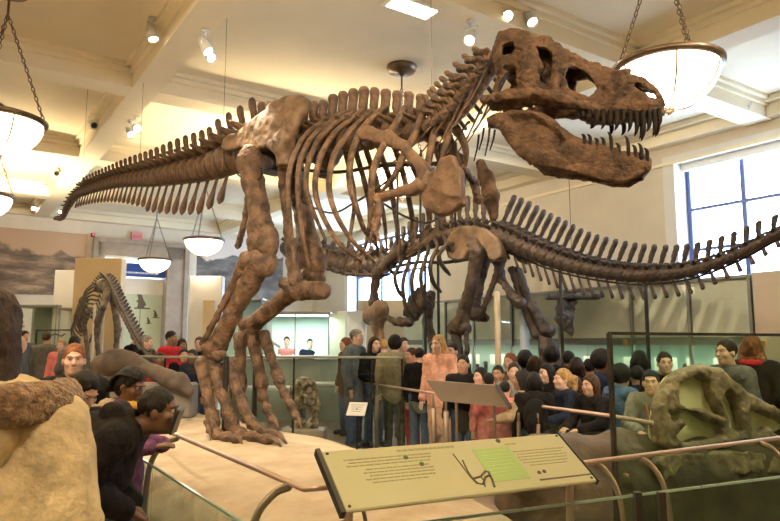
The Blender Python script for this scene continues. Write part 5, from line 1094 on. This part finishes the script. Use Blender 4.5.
def person(px, py, Y, face, label, head=0, pitch=0, lean=0, arms='down', sk='light', hair='short', hc='dbrown', top='black', pants='denim', kid=0, h=.014, extra=(), bulk=1.0, hd=None, hem=.80, skirt=False, group='visitors standing around the hall'):
    ks = 1.0-.0*kid; hs = (1.0 if not kid else 1.07)                       # a child's head is larger for its body
    L = math.radians(lean); hy, hz = .04, .66
    target = W(px, py, Y); rz = math.radians(face+180)
    # local z of head for unit scale
    zl = .92 + (.67*math.cos(L) - .02*math.sin(L)); s_ = target[2]/zl; s_ = max(.45, min(s_, 1.16))
    base_z = target[2]-zl*s_
    Rz = Matrix.Rotation(rz, 3, 'Z'); Rn = np.array(Rz)
    hloc = V(0, (.03*math.cos(L) + .67*math.sin(L))*s_, zl*s_)
    foot = target - Rn@hloc; foot[2] = max(0, base_z) if base_z > .02 else 0
    root_M = Matrix.Translation(Vector(foot)) @ Rz.to_4x4()
    cL, sL = math.cos(L), math.sin(L)
    def B(x, y, z):                                                       # body point, bending forward at the hips
        if z > .92: dz = z-.92; y, z = y*cL+dz*sL, .92+dz*cL-y*sL
        return V(x, y, z)*s_
    yw, pt = math.radians(head), math.radians(pitch)
    HM = np.array(Matrix.Rotation(yw, 3, 'Z') @ Matrix.Rotation(-pt, 3, 'X')); hc0 = B(0, .03, 1.59); q_ = s_*hs
    def Hp(x, y, z): return hc0 + HM@(V(x, y, z)*q_)
    a = dict(down=((.235,-.03,1.12),(.25,.05,.87)), rail=((.26,.12,1.14),(.10,.40,1.08)), hold=((.24,.06,1.12),(.07,.30,1.14)), camera=((.22,.22,1.28),(.05,.26,1.52)), cross=((.25,.08,1.13),(-.06,.24,1.18)), pocket=((.27,-.05,1.12),(.20,.10,.95)))[arms]
    shl = lambda g: B(g*.18*min(bulk,1.25), -.01, 1.39-.05*max(0,bulk-1.2)); elb = lambda g: B(g*a[0][0]*(1+.3*max(0,bulk-1.3)), a[0][1], a[0][2]); wri = lambda g: B(g*a[1][0], a[1][1], a[1][2])
    if arms == 'rail':
        elb = lambda g: V(g*.25*s_, B(0,.12,1.14)[1], B(0,0,1.14)[2]); wri = lambda g: V(g*.12*s_, B(0,.12,1.14)[1]+.24*s_, B(0,0,1.14)[2]-.06*s_)
    lo = V(-.48,-.34,-.02)*s_; hi = V(.48, .55+.75*sL, 1.86)*s_
    def torso(s, g, k, hemz, sleeves=True, legs=False):
        s.cone(B(0,0,1.02), B(0,-.01,1.20), (.135+g)*s_*bulk, (.145+g)*s_*min(bulk,1.45), k, n=(0,1,0), f=1.35)
        s.cone(B(0,-.01,1.20), B(0,-.015,1.34), (.145+g)*s_*bulk, (.13+g)*s_*min(bulk,1.15), k, n=(0,1,0), f=1.35)
        s.cone(B(-.12*min(bulk,1.2),-.01,1.375), B(.12*min(bulk,1.2),-.01,1.375), (.075+g)*s_, (.075+g)*s_, k)
        s.cone(B(0,0,1.02), B(0,0,hemz), (.135+g)*s_*bulk, (.15+g)*s_*bulk, k, n=(0,1,0), f=1.3)
        for q in (-1, 1):
            s.cone(shl(q), elb(q), (.062+g)*s_, (.048+g)*s_, k); w_ = wri(q) if not legs else wri(q)
            e_ = elb(q); w2 = e_+(w_-e_)*.92; s.cone(e_, w2, (.048+g)*s_, (.036+g*1.1)*s_, k)
    # ---- body
    s = SDF(lo, hi, h); torso(s, -.004, .03*s_, .90)
    for q in (-1, 1):
        s.cone(B(q*.09,0,.90), B(q*.10,.01,.50), .085*s_, .055*s_, .03); s.cone(B(q*.10,.01,.50), B(q*.10,-.01,.09), .052*s_, .038*s_, .02); s.cone(B(q*.10,-.02,.045), B(q*.11,.13,.03), .038*s_, .03*s_, .02)
        w_ = wri(q); e_ = elb(q); fd = (w_-e_)/np.linalg.norm(w_-e_); sdv = np.cross(fd, V(0,0,1)); sdv /= np.linalg.norm(sdv)+1e-9; upv = np.cross(sdv, fd)
        rf_ = max(.009*s_, h*.62)
        s.cone(w_, w_+fd*.075*s_, .030*s_, .036*s_, .012, n=upv, f=1.6); cur = -1 if arms != 'down' else 0
        for i_, fl in enumerate((.062,.072,.068,.052)):
            o_ = w_+fd*.09*s_+sdv*(i_-1.5)*.021*s_; m_ = o_+fd*fl*.5*s_; s.cone(o_, m_, rf_, rf_, .004); s.cone(m_, m_+(fd*.75-upv*.6)*fl*.5*s_, rf_, rf_*.85, .004)
        th = w_+fd*.03*s_-sdv*q*.03*s_; s.cone(th, th+(fd*.6-sdv*q*.75)*.045*s_, rf_*1.2, rf_, .008)
    s.cone(B(0,-.02,1.38), Hp(0,-.02,-.05), .062*s_, .055*s_, .03)
    s.ell(Hp(0,-.015,.035), V(.076,.096,.092)*q_, .02, HM); s.ell(Hp(0,.022,-.045), V(.056,.068,.072)*q_, .04, HM); s.ell(Hp(0,.068,-.088), V(.026,.022,.02)*q_, .03, HM)
    s.cone(Hp(0,.086,.018), Hp(0,.106,-.022), .009*q_, .0145*q_, .012); s.ell(Hp(0,.088,-.055), V(.024,.012,.009)*q_, .012, HM)
    for q in (-1, 1):
        s.ell(Hp(q*.032,.094,.018), V(.019,.016,.013)*q_, .012, HM, True); s.ell(Hp(q*.078,-.012,-.008), V(.010,.020,.031)*q_, .006, HM); s.cone(Hp(q*.012,.088,.036), Hp(q*.05,.074,.036), .009*q_, .007*q_, .01); s.ell(Hp(q*.045,.062,-.02), V(.022,.02,.022)*q_, .02, HM)
        s.cone(Hp(q*.010,.093,-.026), Hp(q*.012,.092,-.026), .008*q_, .008*q_, .006)
    v, f = s.nets(); me = mkmesh('person', v, f, skin(sk)); me.materials.append(mat('eye_white', (.6,.58,.55), .2)); me.materials.append(mat('eye_dark', (.02,.012,.01), .15)); me.materials.append(mat('lip_'+sk, tuple(c*.62+(.08 if i == 0 else 0) for i, c in enumerate(SKINS[sk])), .45))
    # paint lips by position on the face
    o = put(me, 'person', None, root_M); tag(o, label, 'person', group)
    cen = np.zeros(len(me.polygons)*3, np.float32); me.polygons.foreach_get('center', cen); cen = cen.reshape(-1, 3); loc = (cen-hc0)@HM/q_
    mi = np.zeros(len(cen), np.int32); mi[(np.abs(loc[:,0]) < .025) & (np.abs(loc[:,2]+.055) < .008) & (loc[:,1] > .085)] = 3; me.polygons.foreach_set('material_index', mi)
    def kid_(nm, mb_or_s, m, smooth=True):
        if isinstance(mb_or_s, SDF): v, f = mb_or_s.nets(); me_ = mkmesh(nm, v, f, m)
        else: v = np.vstack(mb_or_s.v); me_ = mkmesh(nm, v, mb_or_s.f, m, smooth)
        return put(me_, nm, o, root_M) if len(v) else None
    facing = math.cos(math.radians(face-head)) if True else 1
    if facing > -.45:
        for q in (-1, 1):
            mb = MB(); c = Hp(q*.031,.0785,.018); mb.lathe([(.0001,-.0115*q_),(.008*q_,-.008*q_),(.0115*q_,0),(.008*q_,.008*q_),(.0001,.0115*q_)], 10, c=c); e = kid_('eye', mb, MC['eye_white'])
            mb = MB(); M_ = np.stack([HM[:,0], HM[:,2], HM[:,1]], 1); mb.lathe([(.0062*q_,.0098*q_),(.0062*q_,.0128*q_),(.0001,.0138*q_)], 10, M_, c); kid_('iris', mb, MC['eye_dark'])
            mb = MB(); mb.tube(crom([Hp(q*.015,.0975,.036), Hp(q*.032,.0955,.042), Hp(q*.050,.083,.036)],3), .0034*q_, 5, flat=.6); kid_('eyebrow', mb, hairm(hc, HC[hc]))
    # ---- clothes
    hh = h*1.0
    s = SDF(lo, hi, hh); torso(s, .018*bulk+.004, .03*s_, hem, True)
    s.cone(B(0,-.02,1.40), B(0,-.02,1.455), .088*s_, .072*s_, .02); s.cone(B(0,-.01,1.48), B(0,-.005,1.56), .060*s_, .075*s_, .004, cut=True)
    s.rough(.007*s_, 21/s_, px*.37).rough(.003*s_, 55/s_, py*.2)
    jacket = kid_({'black':'jacket'}.get(top,'jacket') if not 'sweater' in extra else 'sweater', s, cloth(top, COL[top]))
    s = SDF(V(-.36,-.32,-.02)*s_, V(.36,.45,1.06)*s_, hh*1.15)
    if skirt: s.cone(B(0,0,.98), B(0,0,.45), .14*s_, .22*s_, .02, n=(0,1,0), f=1.2)
    for q in (-1, 1):
        s.cone(B(q*.085,0,.93), B(q*.10,.01,.50), .105*s_, .075*s_, .03); s.cone(B(q*.10,.01,.50), B(q*.10,-.01,.07), .073*s_, .060*s_, .02)
    s.rough(.007*s_, 19/s_, px*.2); kid_('trousers', s, cloth(pants, COL[pants]))
    for q in (-1, 1):
        s = SDF(V(min(0, q*.22)-.0,-.14,-.02)*s_, V(max(0, q*.22),.26,.18)*s_, hh); s.cone(B(q*.10,-.05,.055), B(q*.115,.14,.045), .050*s_, .046*s_, .03).cone(B(q*.10,-.03,.06), B(q*.10,-.03,.12), .05*s_, .05*s_, .02); s.field(lambda X,Y,Z: -Z+.004+0*X+0*Y, .001, False) if False else None
        kid_('shoe', s, mat('shoe_dark', (.03,.025,.022), .5))
    # ---- hair
    if hair:
        s = SDF(hc0-V(.30,.30,.50)*q_, hc0+V(.30,.30,.28)*q_, min(h, .012)); fluff = dict(afro=.030, short=.0, crop=-.0005, bald=-.02).get(hair, .004)
        s.ell(Hp(0,-.020-fluff*.2,.043), V(.0815+fluff,.1015+fluff,.0965+fluff)*q_, .01, HM)
        if hair in ('long','pony','bob','braids'): s.ell(Hp(0,-.045,-.01), V(.082,.085,.10)*q_, .03, HM)
        if hair == 'long':
            for q in (-1, 0, 1): s.chain([Hp(q*.065,-.03,-.0), Hp(q*.08,-.055,-.12), hc0+HM@V(q*.085,-.07,-.10)*q_+V(0,0,-.16)*q_], np.array([.045,.05,.03])*q_, .03)
        if hair == 'bob':
            for q in (-1, 0, 1): s.chain([Hp(q*.065,-.03,-.0), Hp(q*.078,-.035,-.10)], np.array([.042,.04])*q_, .03)
        if hair == 'pony': s.chain([Hp(0,-.115,.04), Hp(0,-.16,.01), Hp(0,-.16,-.10), Hp(0,-.14,-.20)], np.array([.03,.045,.04,.015])*q_, .02)
        s.ell(Hp(0,.112,-.030), V(.100,.100,.111)*q_, .008, HM, True)
        if hair not in ('long','bob','afro'):
            for q in (-1, 1): s.ell(Hp(q*.085,.01,-.045), V(.03,.06,.05)*q_, .01, HM, True)
        s.rough(.005*q_, 60/q_, px)
        kid_('hair', s, hairm(hc, HC[hc]))
        if hair == 'braids':
            mb = MB()
            for k in range(11):
                u_ = -1+2*k/10; P = [Hp(u_*.05,.055,.115-.035*abs(u_)), Hp(u_*.085,-.03,.130-.05*abs(u_)), Hp(u_*.092,-.105,.03), Hp(u_*.085,-.12,-.09)]; mb.tube(crom(P,5), .0105*q_, 6)
            kid_('braid', mb, hairm(hc, HC[hc]))
    for e in extra:
        if e == 'furhood':
            mb = MB(); P = [B(.17*math.sin(t), -.06-.10*math.cos(t)*.6, 1.43+.02*math.cos(t)) for t in np.linspace(-2.7, 2.7, 16)]; s = auto(P, [.07*s_], h, .05); s.chain(P, [.040*s_]*16, .03).rough(.008, 60).rough(.006, 110, 2); kid_('fur_trim', s, mat('fur_tan', (.42,.28,.15), .9, col2=(.62,.46,.28), vs=40, bump=1, bs=90, sheen=.5))
        if e == 'bighood':
            ts = np.linspace(-2.5, 2.5, 18); P = [B(.25*math.sin(t), -.04-.20*math.cos(t), 1.455-.0*math.cos(t)) for t in ts]; s = auto(P, [.1*s_], h, .06); s.chain(P, [.026*s_]*18, .03).chain([p-V(0,-.010,.040)*s_ for p in P], [.022*s_]*18, .05).rough(.004, 70).rough(.004, 130, 2); kid_('fur_trim', s, mat('fur_brown', (.13,.07,.03), .9, col2=(.30,.18,.09), vs=40, bump=1, bs=90, sheen=.3))
            s = SDF(B(-.36,-.42,1.15), B(.36,.12,1.56)+V(0,.1,.05), h); s.cone(B(-.08,-.14,1.36), B(.08,-.14,1.36), .13*s_, .13*s_, .05).cone(B(-.12,-.06,1.38), B(.12,-.06,1.38), .09*s_, .09*s_, .05).rough(.008, 20); kid_('hood', s, cloth(top, COL[top]))
        if e == 'hood':
            s = SDF(B(0,0,1.3)-V(.3,.3,.15)*s_, B(0,0,1.5)+V(.3,.3,.2)*s_, h); s.cone(B(-.07,-.12,1.42), B(.07,-.12,1.42), .07*s_, .07*s_, .03).cone(B(-.11,-.02,1.43), B(-.07,-.12,1.43), .045*s_, .06*s_, .02).cone(B(.11,-.02,1.43), B(.07,-.12,1.43), .045*s_, .06*s_, .02).rough(.006,30); kid_('hood', s, cloth(top, COL[top]))
        if e == 'pack':
            s = SDF(B(-.25,-.5,.9), B(.25,0,1.5)+V(0,.1,0), h); s.ell(B(0,-.24,1.18), V(.16,.11,.23)*s_, .03).ell(B(0,-.33,1.10), V(.11,.05,.12)*s_, .03)
            kid_('backpack', s, cloth('black', COL['black']))
        if e == 'lanyard':
            mb = MB(); mb.tube(crom([B(-.07,-.02,1.46), B(-.055,.10,1.36), B(0,.17,1.12), B(.055,.10,1.36), B(.07,-.02,1.46)],5), .008*s_, 5); kid_('lanyard', mb, cloth('coral', (.6,.18,.12)))
        if e == 'cap':
            s = SDF(hc0-V(.2,.25,.1)*q_, hc0+V(.2,.25,.2)*q_, .01); s.ell(Hp(0,-.015,.062), V(.092,.108,.085)*q_, .01, HM).ell(Hp(0,.10,.055), V(.07,.07,.012)*q_, .01, HM); kid_('cap', s, cloth('black', COL['black']))
        if e == 'scarf':
            mb = MB(); mb.tube([B(.10*math.sin(t), .0+.09*math.cos(t)*1.0-.01, 1.445) for t in np.linspace(0, 2*PI, 16)], .035*s_, 7); kid_('scarf', mb, cloth('ochre', (.6,.36,.06)))
        if e == 'redscarf':
            mb = MB(); mb.tube([B(.10*math.sin(t), .0+.09*math.cos(t)*1.0-.01, 1.445) for t in np.linspace(0, 2*PI, 16)], .035*s_, 7); kid_('scarf', mb, cloth('red', COL['red']))
        if e == 'strap':
            mb = MB(); mb.tube(crom([B(.13,-.05,1.46), B(.10,.12,1.34), B(0,.165,1.2), B(-.12,.13,1.05)],5), .012*s_, 5, flat=.4); kid_('bag_strap', mb, cloth('white', COL['white']))
        if e == 'glasses':
            mb = MB()
            for q in (-1, 1): mb.tube([Hp(q*.032+.020*math.cos(t),.101,.016+.016*math.sin(t)) for t in np.linspace(0,2*PI,12)], .0018, 4); mb.tube([Hp(q*.05,.10,.02), Hp(q*.08,-.01,.015)], .0018, 4)
            kid_('glasses', mb, BLACKP)
    o['_h'] = 1; del o['_h']
    return o, B, Hp, root_M, s_
P_ = person
# ---- near visitors on the left
P_(-13, 338, 1.8, 172, 'person in a bulky cream winter coat with brown fur hood, seen from behind', sk='light', hair='long', hc='dbrown', top='cream', pants='black', bulk=1.72, h=.008, extra=('bighood',), hem=.62, arms='pocket')
P_(74, 361, 4.9, 25, 'woman with auburn hair pulled back facing the camera above the dark haired head', sk='light', hair='short', hc='auburn', top='black', h=.009, head=0)
P_(84, 392, 4.1, 60, 'dark haired person bowing the head between the auburn woman and the fur hood', pitch=35, sk='light', hair='bob', hc='black', top='black', kid=1, h=.009, extra=('furhood',))
P_(131, 386, 4.5, 75, 'girl with black braids and a yellow collar looking down to the right', pitch=22, sk='dark', hair='braids', hc='black', top='purple', kid=1, h=.008, extra=('scarf','furhood'), arms='hold')
m_ = P_(159, 411, 3.5, 98, 'man with short black hair in a black jacket bending over the rail with a phone', pitch=5, lean=46, sk='dark', hair='crop', hc='black', top='black', h=.008, bulk=1.45, arms='hold', extra=('hood',))
q = W(177, 421, 3.45); ph = empty('mobile_phone', q-V(0,0,.07), 0, 'black mobile phone held before the face of the bending man', 'phone')
axp = rows((.35,-.2,.9), (-.9,.1,.3)); MB().rbox(q, (.14,.07,.012), axp, .005).build('phone_body', BLACKP, ph); mb = MB(); mb.box(q+axp[2]*.0065, (.12,.06,.001), axp); mb.build('phone_screen', mat('screen_glass_dark', (.03,.04,.06), .1), ph)
# ---- far left
P_(25, 337, 16.0, 60, 'person in blue jeans jacket by the green case at the far left', sk='light', hair='short', top='slate', pants='denim', h=.02)
P_(47, 339, 15.0, 180, 'man in a grey jacket seen from behind before the framed clear board', sk='light', hair='short', hc='brown', top='grey', bulk=1.15, h=.02)
P_(75, 343, 12.5, 180, 'dark haired head seen just above the auburn woman at the left', sk='light', hair='bob', hc='black', top='grey', h=.02)
P_(61, 346, 13.5, 0, 'person in a pale pink top left of the auburn woman head, far behind', sk='pale', hair='short', hc='blond', top='pink', h=.02)
# ---- behind the sand, left of the feet
P_(137, 338, 13.0, 80, 'pale faced person in pinkish light beside the striped skeleton tail', sk='pale', hair='short', hc='grey', top='black', h=.018)
P_(148, 343, 12.6, 75, 'person with a pale face in a black coat right of the striped tail', sk='pale', hair='short', hc='grey', top='black', h=.018, arms='hold')
P_(172, 339, 11.8, 70, 'person in a bright red jacket standing before the doorway', sk='brown', hair='short', hc='black', top='red', h=.016)
P_(182, 346, 12.2, 40, 'dark haired person just right of the red jacket', sk='brown', hair='bob', hc='black', top='black', h=.018)
P_(199, 344, 12.5, 0, 'person with a dark coat beside the slim tan column', sk='light', hair='short', hc='dbrown', top='black', h=.018)
P_(184, 356, 11.4, 20, 'child with a red scarf leaning at the rear fence', sk='light', hair='short', hc='black', top='black', kid=1, h=.016, extra=('redscarf',), arms='hold')
P_(192, 357, 11.3, -10, 'small child with black hair at the rear fence nearest the big shin', sk='brown', hair='short', hc='black', top='navy', kid=1, h=.016)
P_(160, 360, 11.3, 30, 'small child in a red top low behind the rear fence', sk='brown', hair='short', hc='black', top='red', kid=1, h=.016)
# ---- far centre behind the counter
P_(287, 342, 16.9, 0, 'person in pink inside the bright area behind the counter, left one', sk='pale', hair='short', hc='dbrown', top='pink', kid=1, h=.02)
P_(310, 344, 16.9, 10, 'child in dark clothes behind the counter, right of the pink person', sk='pale', hair='short', hc='black', top='navy', kid=1, h=.02)
# ---- centre group
P_(345, 345, 12.3, -60, 'person with reddish brown hair left of the tall grey coat man', sk='light', hair='bob', hc='auburn', top='brown', h=.014)
P_(357, 338, 10.9, 65, 'tall balding man in a slate grey coat facing right in the centre group', sk='light', hair='crop', hc='grey', top='slate', h=.012, bulk=1.12, hem=.7)
P_(375, 345, 10.9, 30, 'woman with dark hair holding papers to the right of the grey coat man', sk='light', hair='bob', hc='dbrown', top='black', h=.012, arms='hold')
P_(384, 347, 11.7, 180, 'short haired blond person between the dark haired woman and the tweed jacket', sk='light', hair='short', hc='blond', top='brown', h=.014)
P_(395, 345, 10.6, 172, 'person with bushy black hair in a grey tweed jacket seen from behind', sk='light', hair='afro', hc='black', top='khaki', pants='black', h=.012, bulk=1.15, hem=.88)
P_(404, 345, 11.8, 20, 'man with short dark hair behind the tweed jacket person', sk='light', hair='short', hc='dbrown', top='grey', h=.014)
P_(411, 356, 10.4, -60, 'person with a red sleeve and dress right of the tweed jacket', sk='light', hair='short', hc='brown', top='red', pants='red', kid=1, h=.014)
P_(438, 345, 9.15, -40, 'blond woman in a peach pink coat walking past the middle board', sk='pale', hair='long', hc='blond', top='peach', pants='peach', h=.010, hem=.55, extra=(), bulk=1.05)
P_(420, 356, 10.0, 150, 'person in a black coat directly left of the peach coat woman', sk='light', hair='short', hc='black', top='black', h=.014)
P_(452, 352, 9.3, -30, 'dark haired visitor right behind the peach coat woman', sk='light', hair='short', hc='black', top='black', h=.014)
# ---- school group at the middle rail
K = [(463,365,8.1,-20,'mid','short','black','black','dark haired boy in black looking left, first of the crowd right of the peach coat',{}),
(480,377,7.95,-50,'light','bob','black','pink','girl with black bobbed hair in a pink jacket at the middle rail',dict(pants='pink',hem=.7)),
(489,382,7.75,170,'light','short','black','pink','child in pink seen from behind, head against the middle board',dict(pants='pink',hem=.7)),
(498,375,7.9,-25,'mid','short','black','lgrey','girl with pulled back black hair and a pale hoodie at the middle rail',dict(pants='lgrey',extra=('hood',))),
(510,363,8.3,-40,'light','short','auburn','brown','reddish haired child behind the pale hoodie girl',{}),
(514,373,7.6,-10,'light','short','dbrown','lgrey','brown haired child in a light top looking at the camera beside the pale hoodie',{}),
(525,362,8.5,180,'dark','afro','black','black','round black haired head at the back of the crowd under the pale post',{}),
(521,381,7.1,-110,'mid','long','black','tan','child with long black hair in a tan coat turned away at the middle rail',dict(arms='rail')),
(534,383,6.95,170,'light','bob','black','black','child in a black jacket with a backpack seen from behind at the middle rail',dict(extra=('pack',))),
(534,366,8.2,180,'light','bob','dbrown','grey','brown haired head behind the backpack child',{}),
(551,357,8.3,180,'dark','afro','black','black','tall black haired visitor below the hind foot of the long skeleton',dict(kid=0)),
(546,374,7.6,-60,'light','bob','black','black','dark haired child squeezed left of the blond girl',{}),
(562,380,6.9,-75,'pale','pony','blond','navy','blond girl with a ponytail and a white strap in profile at the middle rail',dict(extra=('strap',),arms='rail',h=.009)),
(568,361,8.4,180,'mid','short','black','black','black haired head behind the blond girl ponytail',{}),
(577,368,7.8,150,'light','bob','dbrown','black','dark brown haired child between the blond girl and the fringe girl',{}),
(590,386,6.55,-60,'light','bob','brown','black','girl with brown hair and fringe leaning on the rail nearest the clear screen',dict(arms='rail',h=.009)),
(589,369,8.0,180,'mid','short','black','black','black haired head straight above the fringe girl',{}),
(604,363,7.3,60,'dark','afro','black','navy','dark skinned child with short afro hair turned right beside the screen edge',{}),
(622,377,6.9,120,'mid','afro','black','blue','child in a blue jacket with curly black hair behind the screen edge',{}),
(640,362,7.5,150,'light','bob','black','black','black haired head behind the boy with the lanyard',{}),
(637,377,7.0,170,'light','short','black','navy','dark haired child low behind the boy with the lanyard',{}),
(651,383,5.95,-25,'light','short','black','lgrey','boy in a light grey jacket with a coral lanyard leaning on the rail',dict(arms='rail',lean=12,h=.008,extra=('lanyard',))),
(665,364,6.7,-10,'light','short','dbrown','black','smiling woman with brown hair behind the boy with the lanyard',dict(kid=0,h=.01)),
(726,353,6.3,-70,'light','short','dbrown','grey','woman with tied dark hair in profile above the fossil skull slab',dict(kid=0,h=.009,bulk=1.0)),
(752,348,6.6,140,'light','long','auburn','black','woman with long reddish brown hair above the right end of the skull slab',dict(kid=0,h=.01,extra=('redscarf',))),
(575,386,7.3,170,'light','bob','brown','brown','brown haired child partly hidden between the ponytail and the fringe girl',{}),
(505,390,7.5,160,'light','short','black','pink','second pink jacket child bending below the middle board',dict(pants='pink',hem=.7))]
for px, py, Y, fc, sk_, hr, hc_, tp, lb, kw in K:
    d = dict(kid=1, h=.012); d.update(kw); P_(px, py, Y, fc, lb, sk=sk_, hair=hr, hc=hc_, top=tp, group='school group and visitors crowding the middle rail', **d)
# ================================================================== camera, sky, view
cd = bpy.data.cameras.new('camera'); cam = bpy.data.objects.new('camera', cd); C.objects.link(cam)
cd.sensor_fit = 'HORIZONTAL'; cd.sensor_width = 36; cd.lens = 36*F/780; cam.location = (0, 0, EYE); cam.rotation_euler = (PI/2+TH, 0, 0); cd.clip_start = .05
SC.camera = cam
w = bpy.data.worlds.new('world'); SC.world = w; w.use_nodes = True; bg = w.node_tree.nodes['Background']; bg.inputs[0].default_value = (.62,.78,1,1); bg.inputs[1].default_value = 15
SC.view_settings.view_transform = 'Standard'; SC.view_settings.look = 'None'; SC.view_settings.gamma = 1; SC.view_settings.exposure = .38; SC.view_settings.use_curve_mapping = False
cy = SC.cycles; cy.use_denoising = True; cy.max_bounces = 8; cy.diffuse_bounces = 4; cy.transparent_max_bounces = 24; cy.sample_clamp_indirect = 6; cy.caustics_reflective = False; cy.caustics_refractive = False
